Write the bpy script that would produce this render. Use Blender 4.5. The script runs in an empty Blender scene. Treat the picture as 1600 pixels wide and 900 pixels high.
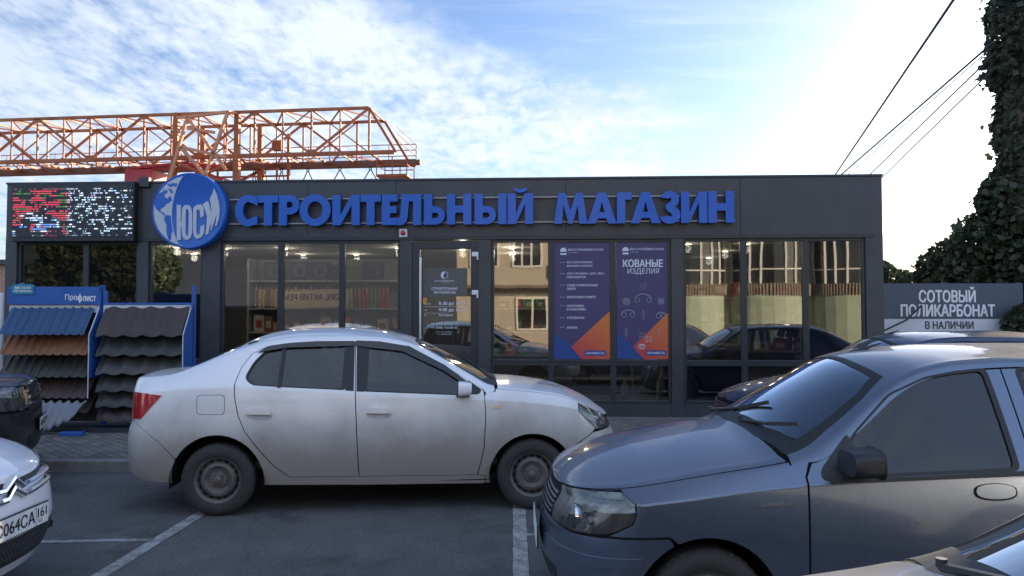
import bpy, math, random
from bisect import bisect_right
from mathutils import Vector, Matrix
from mathutils.geometry import delaunay_2d_cdt
random.seed(7)
R = math.radians
sc = bpy.context.scene
col = sc.collection
# ------------------------------------------------------------------ camera, light, exposure
cam_d = bpy.data.cameras.new('camera'); cam = bpy.data.objects.new('camera', cam_d); col.objects.link(cam)
cam_d.lens = 27.0; cam_d.sensor_width = 36.0; cam_d.clip_start = 0.05; cam_d.clip_end = 3000
cam.location = (0, 0, 1.66); cam.rotation_euler = (R(90 + 2.05), 0, 0)
sc.camera = cam
SUN_AZ, SUN_EL = 48.0, 14.6        # degrees: to the right of straight ahead, above the horizon
sd = Vector((math.sin(R(SUN_AZ)) * math.cos(R(SUN_EL)), math.cos(R(SUN_AZ)) * math.cos(R(SUN_EL)), math.sin(R(SUN_EL))))
sun_d = bpy.data.lights.new('sun', 'SUN'); sun_d.energy = 4.4; sun_d.angle = R(0.6); sun_d.color = (1.0, 0.83, 0.62)
sun = bpy.data.objects.new('sun', sun_d); col.objects.link(sun)
sun.rotation_euler = sd.to_track_quat('Z', 'Y').to_euler(); sun.location = sd * 80
sc.view_settings.view_transform = 'Standard'; sc.view_settings.look = 'None'
sc.view_settings.gamma = 1.0; sc.view_settings.use_curve_mapping = False
sc.view_settings.exposure = 1.66
try:
    sc.cycles.use_denoising = True
    sc.cycles.max_bounces = 10; sc.cycles.transparent_max_bounces = 16
    sc.cycles.sample_clamp_indirect = 6.0
except Exception: pass

world = bpy.data.worlds.new('World'); sc.world = world; world.use_nodes = True
def N(nt, kind, **kw):
    n = nt.nodes.new(kind)
    for k, v in kw.items():
        if k in n.inputs: n.inputs[k].default_value = v
        else: setattr(n, k, v)
    return n
def build_world():
    nt = world.node_tree; nt.nodes.clear(); L = nt.links.new
    out = N(nt, 'ShaderNodeOutputWorld'); bg = N(nt, 'ShaderNodeBackground'); L(bg.outputs[0], out.inputs[0])
    sky = N(nt, 'ShaderNodeTexSky'); sky.sky_type = 'NISHITA'; sky.sun_disc = False
    sky.sun_elevation = R(SUN_EL); sky.sun_rotation = R(SUN_AZ)
    sky.air_density = 1.0; sky.dust_density = 1.0; sky.ozone_density = 1.6; sky.altitude = 50
    bg.inputs[1].default_value = 0.051
    tc = N(nt, 'ShaderNodeTexCoord')
    sep = N(nt, 'ShaderNodeSeparateXYZ'); L(tc.outputs['Generated'], sep.inputs[0])
    def m(op, a, b=None, c=None, clamp=False):
        n = N(nt, 'ShaderNodeMath', operation=op); n.use_clamp = clamp
        for i, v in enumerate((a, b, c)):
            if v is None: continue
            if isinstance(v, (int, float)): n.inputs[i].default_value = v
            else: L(v, n.inputs[i])
        return n.outputs[0]
    X, Y, Z = sep.outputs
    zz = m('ADD', m('MAXIMUM', Z, 0.0), 0.10)
    px, py = m('DIVIDE', X, zz), m('DIVIDE', Y, zz)
    cmb = N(nt, 'ShaderNodeCombineXYZ'); L(px, cmb.inputs[0]); L(py, cmb.inputs[1])
    def noise(scale, detail, rough, off, stretch=(1, 1, 1), dist=0.0, rot=0.0):
        mp = N(nt, 'ShaderNodeMapping'); L(cmb.outputs[0], mp.inputs[0])
        mp.inputs['Location'].default_value = off; mp.inputs['Scale'].default_value = stretch
        mp.inputs['Rotation'].default_value = (0, 0, rot)
        n = N(nt, 'ShaderNodeTexNoise', Scale=scale, Detail=detail, Roughness=rough, Distortion=dist); L(mp.outputs[0], n.inputs['Vector'])
        return n.outputs['Fac']
    # azimuth measured like the tangent of the picture: x / y ; elevation z / horizontal
    ta = m('DIVIDE', X, m('MAXIMUM', Y, 0.05)); te = m('DIVIDE', Z, m('MAXIMUM', Y, 0.05))
    front = m('GREATER_THAN', Y, 0.05)
    # the altocumulus sheet lies below a line that slants down to the right and ends right of the middle
    wob = m('MULTIPLY', m('SUBTRACT', noise(2.2, 4, .6, (3, 1, 0)), .5), .26)
    line = m('SUBTRACT', m('SUBTRACT', .372, m('MULTIPLY', ta, .344)), te)
    cut = m('MULTIPLY', m('SUBTRACT', .25, ta), .8)
    edge = m('ADD', m('MINIMUM', line, cut), wob)
    sheet = N(nt, 'ShaderNodeMapRange', interpolation_type='SMOOTHSTEP'); L(edge, sheet.inputs[0])
    sheet.inputs[1].default_value = -0.03; sheet.inputs[2].default_value = 0.09
    fade = N(nt, 'ShaderNodeMapRange', interpolation_type='SMOOTHSTEP'); L(ta, fade.inputs[0])
    fade.inputs[1].default_value = -.95; fade.inputs[2].default_value = -0.25; fade.inputs[3].default_value = .60
    fine = noise(17.0, 3, .6, (0, 0, 0), (1, .55, 1), .3, 0)
    mid = noise(6.0, 3, .55, (2, 0, 0), (1, .6, 1), .3, 0)
    big = noise(1.6, 4, .55, (5, 2, 0))
    den = m('ADD', m('ADD', m('MULTIPLY', fine, .62), m('MULTIPLY', mid, .45)), m('MULTIPLY', m('SUBTRACT', big, .5), .75))
    fl = N(nt, 'ShaderNodeMapRange', interpolation_type='SMOOTHSTEP'); L(den, fl.inputs[0])
    fl.inputs[1].default_value = .20; fl.inputs[2].default_value = .74
    c1 = m('MULTIPLY', m('MULTIPLY', fl.outputs[0], sheet.outputs[0]), m('MULTIPLY', front, fade.outputs[0]))
    # unseen broken cumulus added behind and beside the camera to raise ambient light
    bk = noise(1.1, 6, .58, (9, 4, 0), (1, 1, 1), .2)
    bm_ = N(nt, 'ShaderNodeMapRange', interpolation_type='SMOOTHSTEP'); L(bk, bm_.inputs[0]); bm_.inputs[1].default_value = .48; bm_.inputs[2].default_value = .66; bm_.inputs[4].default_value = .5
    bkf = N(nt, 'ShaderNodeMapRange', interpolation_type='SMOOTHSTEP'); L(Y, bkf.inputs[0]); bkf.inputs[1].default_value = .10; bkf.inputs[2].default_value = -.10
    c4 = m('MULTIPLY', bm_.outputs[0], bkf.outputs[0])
    # low warm cumulus bank near the roof line, left and centre
    lo = N(nt, 'ShaderNodeMapRange', interpolation_type='SMOOTHSTEP'); L(te, lo.inputs[0])
    lo.inputs[1].default_value = .36; lo.inputs[2].default_value = .20
    cu = noise(2.6, 6, .6, (1.3, 7.1, 0), (1, .55, 1), .2)
    cl = N(nt, 'ShaderNodeMapRange', interpolation_type='SMOOTHSTEP'); L(cu, cl.inputs[0])
    cl.inputs[1].default_value = .47; cl.inputs[2].default_value = .66
    c2 = m('MULTIPLY', m('MULTIPLY', cl.outputs[0], lo.outputs[0]), m('MULTIPLY', sheet.outputs[0], front))
    # thin streaks far right
    ci = noise(1.5, 5, .6, (2, 9.4, 0), (.5, 2.6, 1), .3, .5)
    ck = N(nt, 'ShaderNodeMapRange', interpolation_type='SMOOTHSTEP'); L(ci, ck.inputs[0])
    ck.inputs[1].default_value = .52; ck.inputs[2].default_value = .80; ck.inputs[4].default_value = .45
    c3 = m('MULTIPLY', ck.outputs[0], m('SUBTRACT', 1.0, sheet.outputs[0]))
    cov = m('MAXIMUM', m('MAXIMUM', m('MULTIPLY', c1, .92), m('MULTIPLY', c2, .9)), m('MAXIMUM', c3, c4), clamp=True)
    # sun-side glow comes from the hazy air round the sun
    dt = N(nt, 'ShaderNodeVectorMath', operation='DOT_PRODUCT'); L(tc.outputs['Generated'], dt.inputs[0]); dt.inputs[1].default_value = sd
    gl = m('POWER', m('MAXIMUM', dt.outputs['Value'], 0.0), 26.0)
    ccol = N(nt, 'ShaderNodeMix', data_type='RGBA'); L(m('MULTIPLY', cl.outputs[0], lo.outputs[0]), ccol.inputs[0])
    ccol.inputs[6].default_value = (6.2, 6.8, 7.6, 1); ccol.inputs[7].default_value = (7.2, 6.9, 6.5, 1)
    # the sky itself, thin blue with a hazy sun side
    tint = N(nt, 'ShaderNodeMix', data_type='RGBA', blend_type='MULTIPLY'); tint.inputs[0].default_value = 1
    L(sky.outputs[0], tint.inputs[6]); tint.inputs[7].default_value = (1.02, 1.14, 1.42, 1)
    add = N(nt, 'ShaderNodeMix', data_type='RGBA', blend_type='ADD'); L(gl, add.inputs[0])
    L(tint.outputs[2], add.inputs[6]); add.inputs[7].default_value = (3.4, 3.4, 3.4, 1)
    # extra blue added to the sky behind the camera to brighten the shade
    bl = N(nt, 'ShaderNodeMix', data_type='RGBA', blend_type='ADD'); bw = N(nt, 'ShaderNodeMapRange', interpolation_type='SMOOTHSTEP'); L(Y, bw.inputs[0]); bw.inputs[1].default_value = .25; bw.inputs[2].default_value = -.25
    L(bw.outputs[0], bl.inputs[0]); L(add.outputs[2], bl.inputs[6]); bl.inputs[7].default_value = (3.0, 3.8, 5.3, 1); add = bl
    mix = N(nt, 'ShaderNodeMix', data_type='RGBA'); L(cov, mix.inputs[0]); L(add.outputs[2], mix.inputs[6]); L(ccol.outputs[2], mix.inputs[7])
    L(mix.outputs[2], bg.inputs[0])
build_world()

# ------------------------------------------------------------------ tagging helpers
def tag(o, label=None, cat=None, group=None, kind=None):
    if label: o['label'] = label
    if cat: o['category'] = cat
    if group: o['group'] = group
    if kind: o['kind'] = kind
    return o
def empty(name, loc=(0, 0, 0), rz=0.0, parent=None):
    o = bpy.data.objects.new(name, None); col.objects.link(o)
    o.location = loc; o.rotation_euler = (0, 0, rz); o.empty_display_size = .2
    if parent: o.parent = parent
    return o
def kids(o): return [c for c in bpy.data.objects if c.parent == o]
def copy_tree(o, parent=None):
    c = o.copy(); col.objects.link(c)
    if parent: c.parent = parent
    for ch in kids(o): copy_tree(ch, c)
    return c

# ------------------------------------------------------------------ materials
_M = {}
def mat(name, color=(.5, .5, .5), rough=.6, metal=0.0, var=0.0, vscale=6.0, bump=0.0, bscale=60.0, coat=0.0, emit=None, estr=1.0, spec=.5, color2=None, flakes=0):
    if name in _M: return _M[name]
    m = bpy.data.materials.new(name); m.use_nodes = True; nt = m.node_tree; L = nt.links.new
    b = nt.nodes['Principled BSDF']
    b.inputs['Base Color'].default_value = (*color, 1); b.inputs['Roughness'].default_value = rough; b.inputs['Metallic'].default_value = metal
    b.inputs['Specular IOR Level'].default_value = spec
    if coat: b.inputs['Coat Weight'].default_value = coat; b.inputs['Coat Roughness'].default_value = .04
    if emit: b.inputs['Emission Color'].default_value = (*emit, 1); b.inputs['Emission Strength'].default_value = estr
    if var or bump:
        tc = N(nt, 'ShaderNodeTexCoord')
    if var:
        n = N(nt, 'ShaderNodeTexNoise', Scale=vscale, Detail=6.0, Roughness=.65); L(tc.outputs['Object'], n.inputs['Vector'])
        rp = N(nt, 'ShaderNodeMapRange'); L(n.outputs['Fac'], rp.inputs[0]); rp.inputs[1].default_value = .3; rp.inputs[2].default_value = .7
        mx = N(nt, 'ShaderNodeMix', data_type='RGBA'); L(rp.outputs[0], mx.inputs[0])
        c2 = color2 or tuple(min(1, c * (1 + var)) for c in color); c1 = tuple(c * (1 - var) for c in color) if not color2 else color
        mx.inputs[6].default_value = (*c1, 1); mx.inputs[7].default_value = (*c2, 1); L(mx.outputs[2], b.inputs['Base Color'])
        rr = N(nt, 'ShaderNodeMapRange'); L(n.outputs['Fac'], rr.inputs[0]); rr.inputs[1].default_value = .3; rr.inputs[2].default_value = .7
        rr.inputs[3].default_value = max(.02, rough * (1 - .35 * min(1, var * 2))); rr.inputs[4].default_value = min(1, rough * (1 + .35 * min(1, var * 2)))
        L(rr.outputs[0], b.inputs['Roughness'])
    if bump:
        n2 = N(nt, 'ShaderNodeTexNoise', Scale=bscale, Detail=4.0, Roughness=.6); L(tc.outputs['Object'], n2.inputs['Vector'])
        bp = N(nt, 'ShaderNodeBump', Strength=bump, Distance=.01); L(n2.outputs['Fac'], bp.inputs['Height']); L(bp.outputs[0], b.inputs['Normal'])
    _M[name] = m; return m
def glass(name, tint=(.5, .55, .55), refl=1.0, ior=1.5, dirt=0.0, wob=.035):
    """thin pane: see-through tinted film mixed with a mirror by Fresnel"""
    if name in _M: return _M[name]
    m = bpy.data.materials.new(name); m.use_nodes = True; nt = m.node_tree; L = nt.links.new; nt.nodes.clear()
    out = N(nt, 'ShaderNodeOutputMaterial'); tr = N(nt, 'ShaderNodeBsdfTransparent'); tr.inputs[0].default_value = (*tint, 1)
    gl = N(nt, 'ShaderNodeBsdfGlossy'); gl.inputs['Roughness'].default_value = .012; gl.inputs[0].default_value = (.95, .97, 1, 1)
    fr = N(nt, 'ShaderNodeFresnel'); fr.inputs[0].default_value = ior
    ml = N(nt, 'ShaderNodeMath', operation='MULTIPLY'); ml.use_clamp = True; L(fr.outputs[0], ml.inputs[0]); ml.inputs[1].default_value = refl
    mx = N(nt, 'ShaderNodeMixShader'); L(ml.outputs[0], mx.inputs[0]); L(tr.outputs[0], mx.inputs[1]); L(gl.outputs[0], mx.inputs[2])
    tc = N(nt, 'ShaderNodeTexCoord'); nz = N(nt, 'ShaderNodeTexNoise', Scale=1.3, Detail=1.0); L(tc.outputs['Object'], nz.inputs['Vector'])
    bp = N(nt, 'ShaderNodeBump', Strength=wob, Distance=.02); L(nz.outputs['Fac'], bp.inputs['Height']); L(bp.outputs[0], gl.inputs['Normal'])
    last = mx
    if dirt:
        df = N(nt, 'ShaderNodeBsdfDiffuse'); df.inputs[0].default_value = (.32, .30, .27, 1)
        n3 = N(nt, 'ShaderNodeTexNoise', Scale=7.0, Detail=7.0, Roughness=.7); L(tc.outputs['Object'], n3.inputs['Vector'])
        rp = N(nt, 'ShaderNodeMapRange'); L(n3.outputs['Fac'], rp.inputs[0]); rp.inputs[1].default_value = .35; rp.inputs[2].default_value = .8; rp.inputs[3].default_value = dirt * .35; rp.inputs[4].default_value = dirt
        m2 = N(nt, 'ShaderNodeMixShader'); L(rp.outputs[0], m2.inputs[0]); L(mx.outputs[0], m2.inputs[1]); L(df.outputs[0], m2.inputs[2]); last = m2
    L(last.outputs[0], out.inputs[0]); _M[name] = m; return m

def paint(name, color, metal=0.0, dust=(.30, .27, .22), low=.55, high=.30, amt=.75, top=.0, rough=.3):
    """car paint; road dust lies on the lower flanks and thinly on top surfaces, in patches"""
    if name in _M: return _M[name]
    m = bpy.data.materials.new(name); m.use_nodes = True; nt = m.node_tree; L = nt.links.new
    b = nt.nodes['Principled BSDF']; b.inputs['Metallic'].default_value = metal
    b.inputs['Coat Weight'].default_value = .9; b.inputs['Coat Roughness'].default_value = .06
    tc = N(nt, 'ShaderNodeTexCoord'); sp = N(nt, 'ShaderNodeSeparateXYZ'); L(tc.outputs['Object'], sp.inputs[0])
    n = N(nt, 'ShaderNodeTexNoise', Scale=2.2, Detail=7.0, Roughness=.62); L(tc.outputs['Object'], n.inputs['Vector'])
    mpv = N(nt, 'ShaderNodeMapping'); mpv.inputs['Scale'].default_value = (14, 14, 1.2); L(tc.outputs['Object'], mpv.inputs[0])
    n2 = N(nt, 'ShaderNodeTexNoise', Scale=1.0, Detail=5.0, Roughness=.6); L(mpv.outputs[0], n2.inputs['Vector'])
    a = N(nt, 'ShaderNodeMath', operation='MULTIPLY_ADD'); L(n.outputs['Fac'], a.inputs[0]); a.inputs[1].default_value = .55; L(sp.outputs[2], a.inputs[2])
    a2 = N(nt, 'ShaderNodeMath', operation='MULTIPLY_ADD'); L(n2.outputs['Fac'], a2.inputs[0]); a2.inputs[1].default_value = .07; L(a.outputs[0], a2.inputs[2])
    rp = N(nt, 'ShaderNodeMapRange', interpolation_type='SMOOTHSTEP'); L(a2.outputs[0], rp.inputs[0])
    rp.inputs[1].default_value = low + .7; rp.inputs[2].default_value = high + .25; rp.inputs[3].default_value = 0; rp.inputs[4].default_value = amt
    geo = N(nt, 'ShaderNodeNewGeometry'); s2 = N(nt, 'ShaderNodeSeparateXYZ'); L(geo.outputs['Normal'], s2.inputs[0])
    up = N(nt, 'ShaderNodeMapRange', interpolation_type='SMOOTHSTEP'); L(s2.outputs[2], up.inputs[0]); up.inputs[1].default_value = .55; up.inputs[2].default_value = .98
    pt = N(nt, 'ShaderNodeMapRange'); L(n.outputs['Fac'], pt.inputs[0]); pt.inputs[1].default_value = .3; pt.inputs[2].default_value = .7; pt.inputs[3].default_value = top * .5; pt.inputs[4].default_value = top
    tp = N(nt, 'ShaderNodeMath', operation='MULTIPLY'); L(up.outputs[0], tp.inputs[0]); L(pt.outputs[0], tp.inputs[1])
    mxm = N(nt, 'ShaderNodeMath', operation='MAXIMUM'); L(rp.outputs[0], mxm.inputs[0]); L(tp.outputs[0], mxm.inputs[1])
    mx = N(nt, 'ShaderNodeMix', data_type='RGBA'); L(mxm.outputs[0], mx.inputs[0]); mx.inputs[6].default_value = (*color, 1); mx.inputs[7].default_value = (*dust, 1)
    L(mx.outputs[2], b.inputs['Base Color'])
    rr = N(nt, 'ShaderNodeMapRange'); L(mxm.outputs[0], rr.inputs[0]); rr.inputs[3].default_value = rough; rr.inputs[4].default_value = .75; L(rr.outputs[0], b.inputs['Roughness'])
    cr = N(nt, 'ShaderNodeMapRange'); L(mxm.outputs[0], cr.inputs[0]); cr.inputs[3].default_value = .9; cr.inputs[4].default_value = .15; L(cr.outputs[0], b.inputs['Coat Weight'])
    if metal:
        mm = N(nt, 'ShaderNodeMapRange'); L(mxm.outputs[0], mm.inputs[0]); mm.inputs[3].default_value = metal; mm.inputs[4].default_value = 0; L(mm.outputs[0], b.inputs['Metallic'])
    _M[name] = m; return m

# ------------------------------------------------------------------ mesh builder
class MB:
    def __init__(s): s.v = []; s.f = []; s.mi = []; s.cur = 0
    def add(s, vs, fs, M=None):
        o = len(s.v)
        s.v += [tuple(M @ Vector(v)) if M else tuple(v) for v in vs]
        s.f += [tuple(i + o for i in f) for f in fs]; s.mi += [s.cur] * len(fs); return s
    def box(s, x0, x1, y0, y1, z0, z1, M=None):
        vs = [(x0, y0, z0), (x1, y0, z0), (x1, y1, z0), (x0, y1, z0), (x0, y0, z1), (x1, y0, z1), (x1, y1, z1), (x0, y1, z1)]
        return s.add(vs, [(0, 3, 2, 1), (4, 5, 6, 7), (0, 1, 5, 4), (1, 2, 6, 5), (2, 3, 7, 6), (3, 0, 4, 7)], M)
    def bar(s, a, b, w, h=None, up=(0, 0, 1)):
        a, b = Vector(a), Vector(b); h = h or w; d = (b - a).normalized(); u = Vector(up)
        if abs(d.dot(u)) > .97: u = Vector((1, 0, 0))
        r = d.cross(u).normalized() * (w / 2); u = r.cross(d).normalized() * (h / 2)
        vs = [p + x * r + y * u for p in (a, b) for x, y in ((-1, -1), (1, -1), (1, 1), (-1, 1))]
        return s.add(vs, [(3, 2, 1, 0), (4, 5, 6, 7), (0, 1, 5, 4), (1, 2, 6, 5), (2, 3, 7, 6), (3, 0, 4, 7)])
    def tube(s, pts, r, n=8, caps=True):
        pts = [Vector(p) for p in pts]; vs = []; fs = []; u = None
        for i, p in enumerate(pts):
            d = (pts[min(i + 1, len(pts) - 1)] - pts[max(i - 1, 0)]).normalized()
            if u is None: u = d.orthogonal().normalized()
            u = (u - d * u.dot(d)).normalized(); w = d.cross(u); rr = r[i] if isinstance(r, (list, tuple)) else r
            vs += [p + (u * math.cos(2 * math.pi * k / n) + w * math.sin(2 * math.pi * k / n)) * rr for k in range(n)]
        for i in range(len(pts) - 1):
            for k in range(n): fs.append((i * n + k, i * n + (k + 1) % n, (i + 1) * n + (k + 1) % n, (i + 1) * n + k))
        if caps: fs += [tuple(range(n))[::-1], tuple(range((len(pts) - 1) * n, len(pts) * n))]
        return s.add(vs, fs)
    def lathe(s, prof, n=32, M=None, closed=False):
        """prof: (radius, height) pairs turned about local Z"""
        vs = []; fs = []; m = len(prof)
        for k in range(n):
            a = 2 * math.pi * k / n
            vs += [(r * math.cos(a), r * math.sin(a), h) for r, h in prof]
        for k in range(n):
            k2 = (k + 1) % n
            for i in range(m - 1 + (1 if closed else 0)):
                j = (i + 1) % m; fs.append((k * m + i, k2 * m + i, k2 * m + j, k * m + j))
        return s.add(vs, fs, M)
    def prism(s, poly, y0, y1, M=None):
        """poly in x,z pulled from y0 (front) to y1"""
        n = len(poly); vs = [(x, y0, z) for x, z in poly] + [(x, y1, z) for x, z in poly]
        fs = [tuple(range(n)), tuple(range(2 * n - 1, n - 1, -1))] + [((i + 1) % n, i, n + i, n + (i + 1) % n) for i in range(n)]
        ar = sum(poly[i][0] * poly[(i + 1) % n][1] - poly[(i + 1) % n][0] * poly[i][1] for i in range(n))
        if ar < 0: fs = [f[::-1] for f in fs]
        return s.add(vs, fs, M)
    def quad(s, a, b, c, d): return s.add([a, b, c, d], [(0, 1, 2, 3)])
    def build(s, name, mats, parent=None, smooth=False, bevel=0.0, seg=2, M=None):
        me = bpy.data.meshes.new(name); me.from_pydata(s.v, [], s.f); me.update()
        for mm in (mats if isinstance(mats, (list, tuple)) else [mats]): me.materials.append(mm)
        if any(s.mi):
            for p, i in zip(me.polygons, s.mi): p.material_index = i
        if M: me.transform(M)
        o = bpy.data.objects.new(name, me); col.objects.link(o)
        if parent: o.parent = parent
        if smooth:
            try: me.set_sharp_from_angle(angle=R(35))
            except Exception: pass
            for p in me.polygons: p.use_smooth = True
            try: me.set_sharp_from_angle(angle=R(35))
            except Exception: pass
        if bevel:
            b = o.modifiers.new('bevel', 'BEVEL'); b.width = bevel; b.segments = seg; b.limit_method = 'ANGLE'
        return o
def lerp(a, b, t): return a + (b - a) * t
_tc = {}
def text_polys(body, extrude=0.0):
    k = (body, extrude)
    if k in _tc: return _tc[k]
    cu = bpy.data.curves.new('lettering', 'FONT'); cu.body = body; cu.extrude = extrude; cu.resolution_u = 4; cu.fill_mode = 'BOTH' if extrude else 'FRONT'
    o = bpy.data.objects.new('lettering', cu); col.objects.link(o)
    dg = bpy.context.evaluated_depsgraph_get(); dg.update()
    me = o.evaluated_get(dg).to_mesh()
    vs = [v.co.copy() for v in me.vertices]; fs = [tuple(p.vertices) for p in me.polygons]
    o.evaluated_get(dg).to_mesh_clear(); bpy.data.objects.remove(o); bpy.data.curves.remove(cu)
    _tc[k] = (vs, fs); return vs, fs
def put_text(mb, body, x0, x1, z0, z1, y=0.0, bold=0.0, fit=True, M=None):
    """lettering in the x-z plane facing -y, stretched into the rectangle (fit) or kept in proportion from x0; bold thickens the
    strokes by layering shifted copies a fraction of a millimetre apart"""
    vs, fs = text_polys(body)
    xs = [v.x for v in vs]; ys = [v.y for v in vs]
    ax, bx, ay, by = min(xs), max(xs), min(ys), max(ys)
    kz = (z1 - z0) / (by - ay); kx = (x1 - x0) / (bx - ax) if fit else kz
    for i, (dx, dz) in enumerate(((0, 0), (-1, 0), (1, 0), (-.7, .6), (.7, -.6)) if bold else ((0, 0),)):
        b = bold * 1.15
        mb.add([(x0 + (v.x - ax + dx * b) * kx, y - i * .0002, z0 + (v.y - ay + dz * b) * kz) for v in vs], fs, M)
    return mb
# ------------------------------------------------------------------ car bodies
def table(pts):
    """monotone cubic interpolation through (x, value) pairs"""
    pts = sorted(pts); xs = [p[0] for p in pts]; ys = [p[1] for p in pts]; n = len(xs)
    h = [xs[i + 1] - xs[i] for i in range(n - 1)]; d = [(ys[i + 1] - ys[i]) / h[i] for i in range(n - 1)]
    mm = [d[0]] + [0.0] * (n - 2) + [d[-1]]
    for i in range(1, n - 1):
        if d[i - 1] * d[i] > 0:
            w1, w2 = 2 * h[i] + h[i - 1], h[i] + 2 * h[i - 1]; mm[i] = (w1 + w2) / (w1 / d[i - 1] + w2 / d[i])
    def f(x):
        if x <= xs[0]: return ys[0]
        if x >= xs[-1]: return ys[-1]
        i = bisect_right(xs, x) - 1; t = (x - xs[i]) / h[i]; t2 = t * t; t3 = t2 * t
        return (2 * t3 - 3 * t2 + 1) * ys[i] + (t3 - 2 * t2 + t) * h[i] * mm[i] + (3 * t2 - 2 * t3) * ys[i + 1] + (t3 - t2) * h[i] * mm[i + 1]
    return f

class Shape:
    """body surface: x forward, y outward, z up. w runs from tail centre round the side to nose centre, s from sill (0) by belt (1)
    and roof edge (2) to the centre line (3)."""
    def __init__(s, zc, ze, ye, zsh, zlow, W, nose, tail, xc, xn, xt, xr, nf=2.6, nr=3.0, inset=(.075, .045), zm=.70, bar=.018, rc=.05, crown=2.0):
        s.zc, s.ze, s.ye, s.zsh, s.zlow, s.W, s.nose, s.tail = (table(t) for t in (zc, ze, ye, zsh, zlow, W, nose, tail))
        s.xc, s.xn, s.xt, s.xr, s.nf, s.nr, s.ins, s.zm, s.bar, s.rc, s.crown = xc, xn, xt, xr, nf, nr, inset, zm, bar, rc, crown
        s.Lf = .8 * (xn - xc) + .75 * s.W(xc); s.Lr = .8 * (xt - xr) + .75 * s.W(xt)
        s.wmax = xc + s.Lf; s.wmin = xt - s.Lr
    def unpack(s, w):
        """-> nominal station u, share t along the end zone (+nose, -tail), plan narrowing c"""
        if w > s.xc:
            th = min(1.0, (w - s.xc) / s.Lf) * math.pi / 2
            t, c = math.sin(th) ** (2 / s.nf), max(0.0, math.cos(th)) ** (2 / s.nf); return s.xc + (s.xn - s.xc) * t, t, c
        if w < s.xt:
            th = min(1.0, (s.xt - w) / s.Lr) * math.pi / 2
            t, c = math.sin(th) ** (2 / s.nr), max(0.0, math.cos(th)) ** (2 / s.nr); return s.xt - (s.xt - s.xr) * t, -t, c
        return w, 0.0, 1.0
    def u2w(s, u):
        if u > s.xc:
            t = min(1.0, (u - s.xc) / (s.xn - s.xc)); return s.xc + s.Lf * math.asin(t ** (s.nf / 2)) / (math.pi / 2)
        if u < s.xt:
            t = min(1.0, (s.xt - u) / (s.xt - s.xr)); return s.xt - s.Lr * math.asin(t ** (s.nr / 2)) / (math.pi / 2)
        return u
    def xat(s, u, t, z):
        if t > 0: return s.xc + (s.nose(z) - s.xc) * t
        if t < 0: return s.xt + (s.tail(z) - s.xt) * (-t)
        return u
    def yside(s, u, z):
        d = (s.zm - z) / .45
        return s.W(u) - (s.ins[0] if d > 0 else s.ins[1]) * d * d
    def P(s, w, q):
        u, t, c = s.unpack(w); zs = s.zsh(u)
        if q <= 1.0:
            zl = s.zlow(u); z = zl + (zs - zl) * q
            return Vector((s.xat(u, t, z), s.yside(u, z) * c, z))
        x = s.xat(u, t, zs); ax, az = s.yside(u, zs), zs; bx, bz = min(s.ye(u), ax - .004), max(s.ze(u), zs + .006); cz = max(s.zc(u), bz + .004)
        L = math.hypot(bx - ax, bz - az); r = min(s.rc, .45 * L); e = r / L
        bul = s.bar * min(1.0, L / .35)
        def side(k): return (ax + (bx - ax) * k + bul * 4 * k * (1 - k) * .5, az + (bz - az) * k)
        def top(k): 
            y = bx * (1 - k); return (y, cz - (cz - bz) * (y / bx) ** s.crown)
        kr = min(.3, r / max(.05, bx))
        if q <= 1.85: y, z = side((1 - e) * (q - 1) / .85)
        elif q >= 2.15: y, z = top(kr + (1 - kr) * (q - 2.15) / .85)
        else:
            a, b = side(1 - e), top(kr); k = (q - 1.85) / .3
            mx, mz = side(1.0)[0], bz
            y = a[0] * (1 - k) ** 2 + 2 * mx * k * (1 - k) + b[0] * k * k; z = a[1] * (1 - k) ** 2 + 2 * (mz + .004) * k * (1 - k) + b[1] * k * k
        return Vector((x, y * c, z))
    def Nrm(s, w, q):
        e = .004; w0, w1 = max(s.wmin, w - e), min(s.wmax, w + e); q0, q1 = max(0, q - e), min(3, q + e)
        a = s.P(w1, q) - s.P(w0, q); b = s.P(w, q1) - s.P(w, q0); n = b.cross(a)
        if n.length < 1e-9:
            n = s.P(w, q) - Vector((s.xc if w > 0 else s.xt, 0, .6))
        n.normalize()
        ref = Vector((0, 1, .6)) if s.xt <= w <= s.xc else (Vector((1, .3, .4)) if w > s.xc else Vector((-1, .3, .4)))
        return n if n.dot(ref) >= 0 or q > 2.2 and n.z > 0 else -n
    # outline points in handy coordinates -> (w, q)
    def S(s, x, z):
        u = x
        for _ in range(3):
            if x > s.xc: u = s.xc + (s.xn - s.xc) * min(1.0, max(0, (x - s.xc) / max(.02, s.nose(min(z, s.zsh(u))) - s.xc)))
            elif x < s.xt: u = s.xt - (s.xt - s.xr) * min(1.0, max(0, (s.xt - x) / max(.02, s.xt - s.tail(min(z, s.zsh(u))))))
        zs = s.zsh(u); w = s.u2w(u)
        if z <= zs: return (w, max(0.0, (z - s.zlow(u)) / (zs - s.zlow(u))))
        lo, hi = 1.0, 2.1
        for _ in range(24):
            md = (lo + hi) / 2
            if s.P(w, md).z < z: lo = md
            else: hi = md
        return (w, lo)
    def F(s, y, z, end=1):
        lo, hi = (s.xc, s.wmax) if end > 0 else (s.wmin, s.xt)
        for _ in range(30):
            md = (lo + hi) / 2; u, t, c = s.unpack(md); yy = s.yside(u, min(z, s.zsh(u))) * c
            if (yy > y) == (end > 0): lo = md
            else: hi = md
        u = s.unpack(lo)[0]; return (lo, max(0.0, (z - s.zlow(u)) / (s.zsh(u) - s.zlow(u))))
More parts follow.
